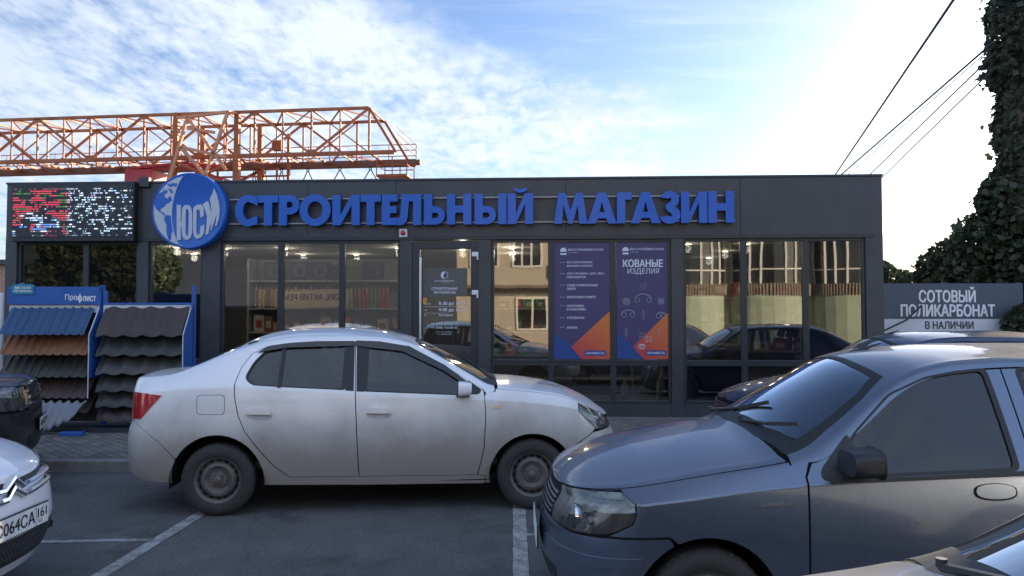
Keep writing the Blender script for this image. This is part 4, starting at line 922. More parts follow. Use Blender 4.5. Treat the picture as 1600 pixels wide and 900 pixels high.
def pavers():
    m = bpy.data.materials.new('pavers'); m.use_nodes = True; nt = m.node_tree; L = nt.links.new; b = nt.nodes['Principled BSDF']
    tc = N(nt, 'ShaderNodeTexCoord'); mp = N(nt, 'ShaderNodeMapping'); mp.inputs['Rotation'].default_value = (0, 0, R(45)); L(tc.outputs['Object'], mp.inputs[0])
    br = N(nt, 'ShaderNodeTexBrick', Scale=1.0); br.inputs['Brick Width'].default_value = .2; br.inputs['Row Height'].default_value = .1; br.inputs['Mortar Size'].default_value = .006; L(mp.outputs[0], br.inputs['Vector'])
    br.inputs['Color1'].default_value = (.20, .175, .15, 1); br.inputs['Color2'].default_value = (.115, .105, .10, 1); br.inputs['Mortar'].default_value = (.045, .042, .04, 1)
    n = N(nt, 'ShaderNodeTexNoise', Scale=3.0, Detail=6.0, Roughness=.7); L(tc.outputs['Object'], n.inputs['Vector'])
    rp = N(nt, 'ShaderNodeMapRange'); L(n.outputs['Fac'], rp.inputs[0]); rp.inputs[1].default_value = .3; rp.inputs[2].default_value = .7; rp.inputs[3].default_value = .7; rp.inputs[4].default_value = 1.25
    mx = N(nt, 'ShaderNodeMix', data_type='RGBA', blend_type='MULTIPLY'); mx.inputs[0].default_value = 1; L(br.outputs['Color'], mx.inputs[6]); L(rp.outputs[0], mx.inputs[7]); L(mx.outputs[2], b.inputs['Base Color']); b.inputs['Roughness'].default_value = .85
    bp = N(nt, 'ShaderNodeBump', Strength=.6, Distance=.006); bp.invert = True; L(br.outputs['Fac'], bp.inputs['Height']); L(bp.outputs[0], b.inputs['Normal'])
    return m
def linepaint():
    m = bpy.data.materials.new('line_paint'); m.use_nodes = True; nt = m.node_tree; L = nt.links.new; b = nt.nodes['Principled BSDF']
    tc = N(nt, 'ShaderNodeTexCoord'); n = N(nt, 'ShaderNodeTexNoise', Scale=9.0, Detail=9.0, Roughness=.78); L(tc.outputs['Object'], n.inputs['Vector'])
    rp = N(nt, 'ShaderNodeMapRange'); L(n.outputs['Fac'], rp.inputs[0]); rp.inputs[1].default_value = .40; rp.inputs[2].default_value = .58
    mx = N(nt, 'ShaderNodeMix', data_type='RGBA'); L(rp.outputs[0], mx.inputs[0]); mx.inputs[6].default_value = (.16, .16, .155, 1); mx.inputs[7].default_value = (.40, .40, .385, 1); L(mx.outputs[2], b.inputs['Base Color']); b.inputs['Roughness'].default_value = .8
    return m
g = MB(); g.box(-400, 400, -300, 700, -.3, 0); tag(g.build('car_park_ground', asphalt()), kind='structure')
KY = 8.22
g = MB(); g.box(-60, 40, KY + .15, 40, -.05, .10); tag(g.build('pavement', pavers()), kind='structure')
g = MB()
for i in range(62):
    x = -30 + i * 1.0; g.box(x + .004, x + .996, KY, KY + .15, -.05, .115)
tag(g.build('kerb', mat('kerb_concrete', (.21, .205, .195), .85, var=.3, vscale=5, bump=.4), bevel=.012), kind='structure')
lm = linepaint()
def ground_line(a, b, w):
    a, b = Vector((*a, 0)), Vector((*b, 0)); d = (b - a).normalized(); n = Vector((-d.y, d.x, 0)) * w / 2
    m = MB(); k = max(2, int((b - a).length / .1)); vs = []
    for i in range(k + 1):
        p = a + (b - a) * i / k; j = [random.uniform(-.006, .006) for _ in 'ab']
        vs += [(p.x + n.x * (1 + j[0] * 8), p.y + n.y * (1 + j[0] * 8), .004), (p.x - n.x * (1 + j[1] * 8), p.y - n.y * (1 + j[1] * 8), .004)]
    m.add(vs, [(2 * i + 1, 2 * i + 3, 2 * i + 2, 2 * i) for i in range(k)])
    tag(m.build('road_marking', lm), kind='structure')
ground_line((-2.66, 2.5), (-2.60, 6.9), .105); ground_line((.055, 2.5), (.062, 7.2), .105); ground_line((-5.4, 5.58), (-2.66, 5.74), .07); ground_line((.115, 5.88), (2.5, 5.9), .07); ground_line((-5.3, 2.5), (-5.25, 6.9), .105); ground_line((2.75, 2.5), (2.78, 7.2), .105)

# ------------------------------------------------------------------ the shop
AN = mat('anthracite_cladding', (.050, .053, .058), .42, .15, var=.24, vscale=1.6, bump=.06, bscale=160); AN2 = mat('anthracite_frame', (.030, .034, .039), .38, .1, var=.15, vscale=6)
SG = glass('shop_glass', (.55, .55, .53), 2.6, 1.72, .015, .045); DG = glass('dark_shop_glass', (.10, .10, .10), 1.3, 1.6, .04)
WHITE = mat('white_paint', (.72, .73, .74), .55, var=.08, vscale=9); INTW = mat('inner_wall', (.36, .36, .36), .8, var=.12, vscale=3); METAL = mat('brushed_steel', (.55, .56, .57), .32, .9, var=.15, vscale=30)
SA = R(-3.15)
shop = empty('shop_building', (-8.215, 12.452, 0), SA)
tag(shop, 'single storey anthracite shop pavilion with a full row of glazed bays', 'shop')
SM = Matrix.Translation((-8.215, 12.452, 0)) @ Matrix.Rotation(SA, 4, 'Z')
def on_shop(u, y, z): return SM @ Vector((u, y, z))
LEN = 13.889; TOP = 3.787; DEP = 7.0
for (a, b) in ((0, 2.246), (2.25, 4.975), (4.979, 6.395), (6.399, 9.07), (9.074, 11.75), (11.754, LEN)):
    m = MB(); m.box(a + (.0), b, -.02, .12, 2.90, TOP); m.build('fascia_panel', AN, shop, bevel=.004)
m = MB(); m.box(.13, LEN - .13, .121, .15, 2.90, TOP - .01); m.build('fascia_backing', AN2, shop)
m = MB(); m.box(-.01, LEN + .012, -.035, .18, TOP, TOP + .035); m.build('parapet_cap', AN2, shop, bevel=.004)
m = MB(); m.box(.19, LEN - .135, -.032, .10, 2.848, 2.90); m.build('head_profile', AN2, shop, bevel=.004)
for (a, b) in ((0, .19), (2.215, 2.385), (3.275, 3.565), (6.465, 6.655), (7.70, 7.90), (10.69, 10.875), (13.628, LEN)):
    m = MB(); m.box(a, b, -.026, .12, .10, 2.848 if a > 0 and b < LEN else 2.90); m.build('post', AN, shop, bevel=.005)
m = MB(); m.box(.19, LEN - .262, -.012, .12, .10, .30); m.build('plinth', AN, shop)
m = MB(); m.box(.0, .12, .12, DEP, .1, TOP); m.box(LEN - .12, LEN, .12, DEP, .1, TOP); m.box(.0, LEN, DEP, DEP + .12, .1, TOP); m.build('wall', AN, shop)
m = MB(); m.box(.12, LEN - .12, .18, DEP, 3.45, 3.55); m.build('roof', mat('roof_felt', (.06, .06, .065), .9), shop)
m = MB(); m.box(.12, LEN - .12, .12, DEP, .10, .13); m.build('floor', mat('shop_floor', (.17, .165, .16), .5, var=.2), shop)
m = MB(); m.box(.12, LEN - .12, .12, DEP, 2.86, 2.88); m.build('ceiling', INTW, shop)
m = MB(); m.box(.12, LEN - .12, DEP - .02, DEP, .13, 2.86); m.build('back_wall', INTW, shop)
def window(a, b, z0, z1, g, name='window', fr=.045):
    m = MB()
    m.box(a, a + fr, .01, .09, z0, z1); m.box(b - fr, b, .01, .09, z0, z1); m.box(a + fr, b - fr, .01, .09, z0, z0 + fr); m.box(a + fr, b - fr, .01, .09, z1 - fr, z1)
    o = m.build(name, AN2, shop, bevel=.004)
    p = MB(); p.box(a + fr - .004, b - fr + .004, .045, .055, z0 + fr - .004, z1 - fr + .004); p.build('pane', g, o); return o
bays = [[(2.385, 3.275)], [(3.565, 4.535), (4.535, 5.525), (5.525, 6.465)], [(7.90, 8.835), (8.835, 9.80), (9.80, 10.69)], [(10.875, 11.805), (11.805, 12.74), (12.74, 13.628)]]
for bay in bays:
    for a, b in bay:
        window(a, b, .928, 2.848, SG); window(a, b, .30, .926, SG)
for a, b in ((.19, 1.33), (1.33, 2.215)):
    window(a, b, .30, 2.848, DG)
# entrance door
d = MB(); a, b = 6.655, 7.70
d.box(a, a + .12, -.012, .075, .11, 2.83); d.box(b - .12, b, -.012, .075, .11, 2.83); d.box(a + .12, b - .12, -.012, .075, 2.705, 2.83); d.box(a + .12, b - .12, -.012, .075, .11, .40)
door = d.build('door', AN2, shop, bevel=.006)
p = MB(); p.box(a + .117, b - .117, .03, .042, .397, 2.708); p.build('pane', SG, door)
h = MB(); h.tube([(6.795, -.075, 1.15), (6.795, -.075, 2.57)], .017, 10); h.bar((6.795, -.075, 1.35), (6.795, -.01, 1.35), .02); h.bar((6.795, -.075, 2.35), (6.795, -.01, 2.35), .02); h.build('handle', METAL, door, smooth=True)
for z in (2.62, 2.02, .55):
    k = MB(); k.box(7.60, 7.70, -.032, -.010, z - .035, z + .035); k.box(7.678, 7.70, -.05, -.012, z - .09, z + .02); k.build('hinge', WHITE, door, bevel=.006)
# wall siren
s = empty('alarm_siren', on_shop(6.516, -.02, 2.957), SA); tag(s, 'small white square siren with red dome above the door post', 'siren')
m = MB(); m.box(-.063, .063, -.04, .0, -.065, .065); m.build('siren_case', WHITE, s, bevel=.008)
m = MB(); m.lathe([(.042, 0), (.042, .012), (.034, .026), (.018, .036), (0, .039)], 20, Matrix.Translation((0, -.04, 0)) @ Matrix.Rotation(R(90), 4, 'X')); m.build('siren_lens', RED, s, smooth=True)

# ------------------------------------------------------------------ the big lettering on two rails
BLUE = mat('sign_blue', (.006, .098, .44), .42, var=.08, vscale=4, coat=.15); BLUE2 = mat('sign_blue_side', (.005, .06, .28), .5)
GREYW = mat('sign_greywhite', (.47, .50, .56), .5, var=.06, vscale=5)
sg = empty('shop_lettering', on_shop(0, 0, 0), SA); tag(sg, 'row of big blue block letters on two thin rails across the fascia', 'sign')
for z in (3.115, 3.505):
    m = MB(); m.box(3.72, 11.66, -.075, -.05, z - .011, z + .011)
    for i in range(12): m.box(3.9 + i * .69, 3.93 + i * .69, -.052, -.018, z - .009, z + .009)
    m.build('rail', mat('rail_grey', (.26, .27, .28), .45, .6, var=.2), sg)
LET = [('С', 3.85, 4.212, 3.065, 3.566), ('Т', 4.222, 4.543, 3.076, 3.553), ('Р', 4.556, 4.884, 3.076, 3.555), ('О', 4.886, 5.386, 3.064, 3.566), ('И', 5.412, 5.846, 3.074, 3.55), ('Т', 5.858, 6.178, 3.074, 3.552), ('Е', 6.196, 6.446, 3.074, 3.552), ('Л', 6.438, 6.818, 3.070, 3.552), ('Ь', 6.862, 7.188, 3.074, 3.552), ('Н', 7.222, 7.604, 3.074, 3.552), ('Ы', 7.655, 8.150, 3.074, 3.552), ('Й', 8.168, 8.566, 3.074, 3.652), ('М', 8.884, 9.398, 3.074, 3.550), ('А', 9.398, 9.846, 3.074, 3.552), ('Г', 9.852, 10.076, 3.074, 3.552), ('А', 10.062, 10.514, 3.074, 3.552), ('З', 10.482, 10.818, 3.064, 3.568), ('И', 10.826, 11.226, 3.074, 3.555), ('Н', 11.240, 11.630, 3.074, 3.558)]
def glyph(ch, x0, x1, z0, z1):
    """heavy geometric capitals as polygons with holes: returns list of (outer, holes) in the x-z plane"""
    W, H = x1 - x0, z1 - z0; s = .128; t = .112
    def P(*pts): return [(x0 + x, z0 + z) for x, z in pts]
    def ell(cx, cz, rx, rz, a0=0, a1=360, n=28): return [(cx + rx * math.cos(R(lerp(a0, a1, i / n))), cz + rz * math.sin(R(lerp(a0, a1, i / n)))) for i in range(n + (0 if a1 - a0 >= 360 else 1))]
    if ch == 'О': return [(P(*ell(W / 2, H / 2, W / 2, H / 2)), [P(*ell(W / 2, H / 2, W / 2 - s, H / 2 - t))])]
    if ch == 'С':
        cx = W * .58; o = ell(cx, H / 2, cx, H / 2, 64, 296, 26); i = ell(cx, H / 2, cx - s, H / 2 - t, 296, 64, 22)
        return [(P((W, H * .95), *o, (W, H * .05), (W, H * .34), *i[1:-1], (W, H * .66)), [])]
    if ch == 'Т': return [(P((0, H), (0, H - t), (W / 2 - s / 2, H - t), (W / 2 - s / 2, 0), (W / 2 + s / 2, 0), (W / 2 + s / 2, H - t), (W, H - t), (W, H)), [])]
    if ch == 'Р':
        b = H * .36; r = (H - b) / 2; cx = W - r; o = ell(cx, H - r, r, r, -90, 90, 14); i = ell(cx, H - r, r - t * .95, r - t * .95, 90, -90, 10)
        return [(P((0, 0), (s, 0), (s, b), *o, (0, H)), [P((s, H - t * .95), *i, (s, b + t * .95))])]
    if ch in 'ЬЫ':
        w = W if ch == 'Ь' else W - s * 1.28; b = H * .60; r = b / 2; o = ell(w - r, r, r, r, -90, 90, 14); i = ell(w - r, r, r - t * .9, r - t * .9, 90, -90, 10)
        out = [(P((0, 0), *o, (s, b), (s, H), (0, H)), [P((s, b - t * .9), *i, (s, t * .9))])]
        if ch == 'Ы': out.append((P((W - s, 0), (W, 0), (W, H), (W - s, H)), []))
        return out
    if ch in 'ИЙ':
        h = H if ch == 'И' else .478
        out = [(P((0, 0), (s, 0), (W - s, h * .66), (W - s, 0), (W, 0), (W, h), (W - s, h), (s, h * .34), (s, h), (0, h)), [])]
        if ch == 'Й':
            zc = h + .085; o = ell(W / 2, zc, .105, .075, 180, 360, 14); i = ell(W / 2, zc, .045, .022, 360, 180, 8); out.append((P(*o, *i), []))
        return out
    if ch == 'Е': return [(P((0, 0), (W, 0), (W, t), (s, t), (s, H / 2 - t / 2), (W * .93, H / 2 - t / 2), (W * .93, H / 2 + t / 2), (s, H / 2 + t / 2), (s, H - t), (W, H - t), (W, H), (0, H)), [])]
    if ch == 'Л': return [(P((0, .0), (.06, 0), (.105, .012), (.145, .055), (.165, .12), (.185, H - t), (W - s, H - t), (W - s, 0), (W, 0), (W, H), (.075, H), (.05, .16), (.035, .118), (0, .112)), [])]
    if ch == 'Н': return [(P((0, 0), (s, 0), (s, H / 2 - t / 2), (W - s, H / 2 - t / 2), (W - s, 0), (W, 0), (W, H), (W - s, H), (W - s, H / 2 + t / 2), (s, H / 2 + t / 2), (s, H), (0, H)), [])]
    if ch == 'М': return [(P((0, 0), (s * .98, 0), (W * .285, H * .60), (W * .44, .0), (W * .56, 0), (W * .715, H * .60), (W - s * .98, 0), (W, 0), (W * .865, H), (W * .66, H), (W / 2, H * .42), (W * .34, H), (W * .135, H)), [])]
    if ch == 'А': return [(P((0, 0), (s * 1.02, 0), (W * .36, H * .17), (W * .64, H * .17), (W - s * 1.02, 0), (W, 0), (W * .64, H), (W * .36, H)), [P((W * .41, H * .365), (W * .59, H * .365), (W * .5, H * .70))])]
    if ch == 'Г': return [(P((0, 0), (s, 0), (s, H - t), (W, H - t), (W, H), (0, H)), [])]
    if ch == 'З':
        a = ell(W * .52, H * .735, W * .42, H * .265, 165, -60, 16); b = ell(W * .52, H * .275, W * .48, H * .275, 60, -165, 18)
        c = ell(W * .52, H * .275, W * .48 - s, H * .275 - t, -150, 78, 14); d = ell(W * .52, H * .735, W * .42 - s * .9, H * .265 - t * .9, -78, 150, 12)
        return [(P(*a, *b, *c, (W * .34, H * .455), (W * .34, H * .575), *d), [])]
    return []
def poly_solid(mb, outer, holes, y0, y1):
    loops = [outer] + holes; vs = []; es = []
    for l in loops:
        o = len(vs); vs += [Vector(p) for p in l]; es += [(o + i, o + (i + 1) % len(l)) for i in range(len(l))]
    r = delaunay_2d_cdt(vs, es, [], 0, 1e-6); V, F = r[0], r[2]
    F = [f for f in F if inside((sum(V[i].x for i in f) / 3, sum(V[i].y for i in f) / 3), [[tuple(p) for p in l] for l in loops])]
    F = [f if (V[f[1]] - V[f[0]]).cross(V[f[2]] - V[f[0]]) > 0 else f[::-1] for f in F]
    n = len(V); mb.add([(p.x, y0, p.y) for p in V] + [(p.x, y1, p.y) for p in V], [tuple(f) for f in F] + [tuple(i + n for i in f[::-1]) for f in F])
    s0 = mb.cur; mb.cur = 1 if s0 == 0 and y1 - y0 > .03 else s0
    cnt = {(f[i], f[(i + 1) % 3]) for f in F for i in range(3)}
    o = len(mb.v) - 2 * n
    fs = [(b, a, a + n, b + n) for (a, b) in cnt if (b, a) not in cnt]
    mb.f += [tuple(i + o for i in f) for f in fs]; mb.mi += [mb.cur] * len(fs); mb.cur = s0
for ch, x0, x1, z0, z1 in LET:
    m = MB()
    for o, hs in glyph(ch, x0, x1, z0, z1): poly_solid(m, o, hs, -.155, -.078)
    m.build('letter', [BLUE, BLUE2], sg)

# ------------------------------------------------------------------ round globe sign
rs = empty('round_sign', on_shop(3.121, -.02, 3.313), SA); tag(rs, 'round blue and grey globe sign with three big letters left of the lettering', 'sign')
RR = .605
m = MB(); m.lathe([(0, 0), (RR * .97, 0), (RR, .02), (RR, .17), (RR - .02, .19), (RR - .03, .186), (0, .186)], 72, Matrix.Rotation(R(90), 4, 'X')); m.build('disc', BLUE, rs, smooth=True)
YF = -.188; Rg = .555
def disc_px(x, y): return ((x - 417) / 385 * .605, (465 - y) / 372 * .605)      # measured on the sign's own face
def clip_disc(pts): return [(x * min(1, Rg / max(1e-6, math.hypot(x, z))), z * min(1, Rg / max(1e-6, math.hypot(x, z)))) for x, z in pts]
arcL = [(Rg * math.cos(R(a)), Rg * math.sin(R(a))) for a in range(98, 263, 4)]
inner_arc = [disc_px(*p) for p in ((345, 815), (300, 745), (268, 650), (252, 560), (249, 470), (258, 390), (272, 320), (296, 245), (325, 180), (352, 140), (385, 110))]
crescent = arcL + inner_arc
m = MB(); poly_solid(m, crescent, [], YF - .010, YF + .004); gl = m.build('globe_light', GREYW, rs)
am = [(45, 340), (70, 300), (100, 284), (150, 282), (175, 265), (200, 262), (205, 285), (180, 300), (170, 325), (205, 350), (215, 330), (235, 318), (245, 345), (252, 362), (225, 385), (190, 400), (175, 425), (150, 435), (132, 452), (140, 478), (165, 480), (188, 510), (215, 508), (244, 516), (244, 560), (258, 640), (262, 668), (248, 690), (246, 745), (228, 752), (205, 700), (196, 640), (200, 600), (176, 565), (172, 540), (186, 515), (160, 500), (120, 470), (85, 440), (62, 395), (58, 350)]
m = MB(); poly_solid(m, clip_disc([disc_px(*p) for p in am]), [], YF - .014, YF - .008); m.build('land', BLUE, gl)
m = MB()
for isl in ([(195, 205), (225, 200), (215, 225)], [(215, 222), (240, 198), (300, 196), (302, 215), (285, 235), (262, 222), (235, 238)], [(150, 255), (165, 250), (160, 275)], [(205, 245), (245, 255), (262, 285), (240, 300), (228, 275)]): poly_solid(m, [disc_px(*p) for p in isl], [], YF - .014, YF - .008)
m.build('islands', BLUE, gl); 
for gly in ([[(300, 405), (342, 412), (344, 575), (352, 575), (356, 440), (385, 410), (425, 412), (450, 440), (462, 500), (462, 680), (448, 730), (415, 752), (380, 742), (360, 705), (353, 620), (345, 620), (347, 752), (306, 752)], [(398, 450), (418, 450), (426, 480), (426, 680), (416, 712), (402, 708), (394, 670), (394, 480)]],
            [[(470, 440), (500, 412), (545, 405), (575, 430), (582, 520), (546, 535), (540, 470), (522, 450), (505, 465), (504, 670), (516, 700), (540, 695), (548, 620), (588, 600), (585, 680), (560, 725), (515, 742), (482, 715), (470, 650)]],
            [[(568, 402), (622, 372), (652, 470), (660, 480), (640, 345), (665, 305), (680, 250), (705, 300), (730, 380), (742, 460), (735, 540), (715, 610), (700, 620), (712, 500), (680, 600), (660, 660), (652, 660), (660, 560), (628, 690), (600, 706), (608, 620), (614, 520)]]):
    m = MB(); poly_solid(m, [disc_px(*p) for p in gly[0]], [[disc_px(*p) for p in h] for h in gly[1:]], YF - .012, YF + .004); m.build('letter', GREYW, rs)

# ------------------------------------------------------------------ LED screen
def led_mat():
    m = bpy.data.materials.new('led_rows'); m.use_nodes = True; nt = m.node_tree; L = nt.links.new; b = nt.nodes['Principled BSDF']
    tc = N(nt, 'ShaderNodeTexCoord'); sp = N(nt, 'ShaderNodeSeparateXYZ'); L(tc.outputs['Object'], sp.inputs[0])
    def mth(op, a, c, cl=False):
        n = N(nt, 'ShaderNodeMath', operation=op); n.use_clamp = cl
        for i, v in enumerate((a, c)):
            if isinstance(v, (int, float)): n.inputs[i].default_value = v
            else: L(v, n.inputs[i])
        return n.outputs[0]
    row = mth('DIVIDE', mth('FLOOR', mth('MULTIPLY', sp.outputs[2], 28.0), 0), 28.0)
    stripe = mth('LESS_THAN', mth('FRACT', mth('MULTIPLY', sp.outputs[2], 28.0), 0), .55)
    cq = N(nt, 'ShaderNodeCombineXYZ'); L(sp.outputs[0], cq.inputs[0]); L(row, cq.inputs[2])
    def ns(scale, vec, off, st=(1, 1, 1)):
        mp = N(nt, 'ShaderNodeMapping'); mp.inputs['Location'].default_value = off; mp.inputs['Scale'].default_value = st; L(vec, mp.inputs[0])
        n = N(nt, 'ShaderNodeTexNoise', Scale=scale, Detail=3.0, Roughness=.7); L(mp.outputs[0], n.inputs['Vector']); return n.outputs['Fac']
    # gaps along the rows
    gap = mth('GREATER_THAN', ns(3.2, cq.outputs[0], (0, 0, 0), (1, 1, 4)), .49)
    dots = mth('GREATER_THAN', ns(26.0, cq.outputs[0], (5, 0, 0), (1, 1, 6)), .36)
    pic = N(nt, 'ShaderNodeValToRGB'); L(ns(1.7, cq.outputs[0], (1.7, 0, .6), (1, 1, 1.3)), pic.inputs[0]); cr = pic.color_ramp; cr.interpolation = 'CONSTANT'
    el = [(0, (.01, .012, .02)), (.33, (.05, .16, .03)), (.40, (.55, .03, .06)), (.50, (.08, .09, .10)), (.53, (.62, .72, .85)), (.58, (.10, .25, .70)), (.63, (.60, .05, .08)), (.70, (.75, .70, .20))]
    while len(cr.elements) < len(el): cr.elements.new(.5)
    for e, (p, c) in zip(cr.elements, el): e.position = p; e.color = (*c, 1)
    wh = N(nt, 'ShaderNodeValToRGB'); L(ns(11.0, cq.outputs[0], (3, 0, 1), (1, 1, 3)), wh.inputs[0]); cw = wh.color_ramp; cw.interpolation = 'CONSTANT'
    el = [(0, (.008, .01, .012)), (.50, (.35, .55, .75)), (.55, (.75, .82, .88)), (.60, (.10, .20, .55)), (.66, (.55, .10, .10))]
    while len(cw.elements) < len(el): cw.elements.new(.5)
    for e, (p, c) in zip(cw.elements, el): e.position = p; e.color = (*c, 1)
    lr = N(nt, 'ShaderNodeMapRange'); L(sp.outputs[0], lr.inputs[0]); lr.inputs[1].default_value = -.12; lr.inputs[2].default_value = -.02
    mx = N(nt, 'ShaderNodeMix', data_type='RGBA'); L(lr.outputs[0], mx.inputs[0]); L(pic.outputs[0], mx.inputs[6]); L(wh.outputs[0], mx.inputs[7])
    ez = N(nt, 'ShaderNodeMapRange'); L(mth('ABSOLUTE', sp.outputs[2], 0), ez.inputs[0]); ez.inputs[1].default_value = .40; ez.inputs[2].default_value = .34
    on = mth('MULTIPLY', mth('MULTIPLY', stripe, mth('MULTIPLY', gap, dots)), ez.outputs[0])
    em = N(nt, 'ShaderNodeMix', data_type='RGBA'); L(on, em.inputs[0]); em.inputs[6].default_value = (.0, .0, .0, 1); L(mx.outputs[2], em.inputs[7])
    b.inputs['Base Color'].default_value = (.018, .020, .022, 1); b.inputs['Roughness'].default_value = .5
    L(em.outputs[2], b.inputs['Emission Color']); b.inputs['Emission Strength'].default_value = .5
    return m
led = empty('led_screen', on_shop(1.198, -.03, 3.318), SA); tag(led, 'glitching electronic display with broken coloured rows on the left end of the fascia', 'display')
m = MB(); m.box(-1.01, 1.01, -.13, .0, -.475, .478); m.build('screen_case', mat('screen_case', (.016, .017, .019), .5), led, bevel=.008)
m = MB(); m.box(-.985, .985, -.138, -.128, -.40, .44); m.build('screen_face', led_mat(), led)
m = MB(); m.box(1.03, 1.20, -.05, .04, .40, .565); tag(m.build('junction_box', AN2, None, bevel=.01), 'grey junction box on the parapet beside the electronic display', 'box'); bpy.data.objects['junction_box'].location = led.location; bpy.data.objects['junction_box'].rotation_euler = (0, 0, SA)

# ------------------------------------------------------------------ posters in the windows
PUR = mat('poster_purple', (.050, .042, .125), .45, var=.06, vscale=3); PBL = mat('poster_blue', (.012, .055, .22), .45); PRED = mat('poster_red', (.52, .055, .035), .45); PWH = mat('poster_white', (.62, .63, .68), .5); PSIL = mat('poster_silver', (.34, .34, .37), .45, var=.3, vscale=25); PDK = mat('poster_dark', (.16, .04, .04), .5)
def orange_mat():
    m = bpy.data.materials.new('poster_orange_red'); m.use_nodes = True; nt = m.node_tree; L = nt.links.new; b = nt.nodes['Principled BSDF']; b.inputs['Roughness'].default_value = .45
    tc = N(nt, 'ShaderNodeTexCoord'); sp = N(nt, 'ShaderNodeSeparateXYZ'); L(tc.outputs['Object'], sp.inputs[0])
    a = N(nt, 'ShaderNodeMath', operation='ADD'); L(sp.outputs[0], a.inputs[0]); L(sp.outputs[2], a.inputs[1])
    rp = N(nt, 'ShaderNodeMapRange'); L(a.outputs[0], rp.inputs[0]); rp.inputs[1].default_value = .35; rp.inputs[2].default_value = 1.45
    mx = N(nt, 'ShaderNodeMix', data_type='RGBA'); L(rp.outputs[0], mx.inputs[0]); mx.inputs[6].default_value = (.46, .035, .050, 1); mx.inputs[7].default_value = (.62, .17, .035, 1); L(mx.outputs[2], b.inputs['Base Color']); return m
POR = orange_mat()
def poster(u0, u1, z0, z1, label):
    o = empty('poster', on_shop(u0, .03, z0), SA); tag(o, label, 'poster', 'posters in the shop windows')
    w, h = u1 - u0, z1 - z0
    m = MB(); m.box(0, w, -.004, .004, 0, h); m.build('sheet', PUR, o)
    m = MB(); m.prism([(w * .31, h * .105), (w - .002, h * .41), (w - .002, .002), (w * .50, .002), (w * .31, h * .10)][:4] + [(w * .31, h * .105)][:0], -.0058, -.0045); m.build('orange_wedge', POR, o)
    m = MB(); m.prism([(.002, h * .225), (w * .32, h * .105), (w * .51, .002), (.002, .002)], -.0054, -.0043); m.build('blue_wedge', PBL, o)
    m = MB(); bx = [(w * .54, h * .03), (w * .93, h * .03), (w * .93, h * .075), (w * .54, h * .075)]; m.prism(rounded(bx, .04, 5), -.0068, -.0062); b = m.build('badge', PBL, o)
    m = MB(); put_text(m, 'GSM-MARKET.RU', w * .57, w * .90, h * .043, h * .062, -.0075, .02); m.build('lettering', PWH, b)
    # firm mark: little globe and wide name
    m = MB(); ring = [(w * .175 + .05 * math.cos(a), h * .925 + .05 * math.sin(a)) for a in [2 * math.pi * i / 24 for i in range(24)]]
    m.prism([p for p in ring if p[1] >= h * .915], -.0062, -.005); m.prism([(w * .12, h * .890), (w * .23, h * .890), (w * .23, h * .905), (w * .12, h * .905)], -.0062, -.005)
    put_text(m, 'ЮГСТРОЙМЕТАЛЛ', w * .26, w * .885, h * .925, h * .947, -.0062, .02); put_text(m, 'С 2000 ГОДА', w * .26, w * .42, h * .905, h * .912, -.0062, .01); m.build('firm_mark', PWH, o)
    return o, w, h
o, w, h = poster(8.878, 9.752, .98, 2.808, 'purple poster with seven short bulleted lines and an orange wedge')
m = MB()
for z, tx in ((.818, 'ВСЁ ДЛЯ КРОВЛИ,'), (.788, 'ФАСАДА И ЗАБОРА'), (.722, 'ОСП, ФАНЕРА, ЦСП, ЛЕС,'), (.692, 'ГИПСОКАРТОН'), (.623, 'СУХИЕ СТРОИТЕЛЬНЫЕ'), (.593, 'СМЕСИ'), (.522, 'ЭЛЕКТРОИНСТРУМЕНТ'), (.447, 'САНТЕХНИКА'), (.417, 'И ЭЛЕКТРИКА'), (.345, 'УТЕПЛИТЕЛИ'), (.262, 'КРЕПЁЖ')):
    L_ = len(tx) * .0305 * w
    put_text(m, tx, w * .235, w * .235 + L_, h * z - .004, h * z + .030 + (.006 if 'Ё' in tx else 0), -.0065, .022)
for z in (.825, .729, .630, .527, .455, .352, .27):
    for k in (0, .05): m.box(w * (.115 + k), w * (.135 + k), -.0062, -.005, h * z - .004, h * z + .006)
m.build('lettering', PWH, o)
o, w, h = poster(9.852, 10.676, .985, 2.812, 'purple poster headed in large capitals with pictures of wrought iron scrolls')
m = MB(); put_text(m, 'КОВАНЫЕ', w * .13, w * .87, h * .782, h * .845, -.0065, .03); put_text(m, 'ИЗДЕЛИЯ', w * .21, w * .80, h * .715, h * .77, -.0065, .0); m.build('lettering', PWH, o)
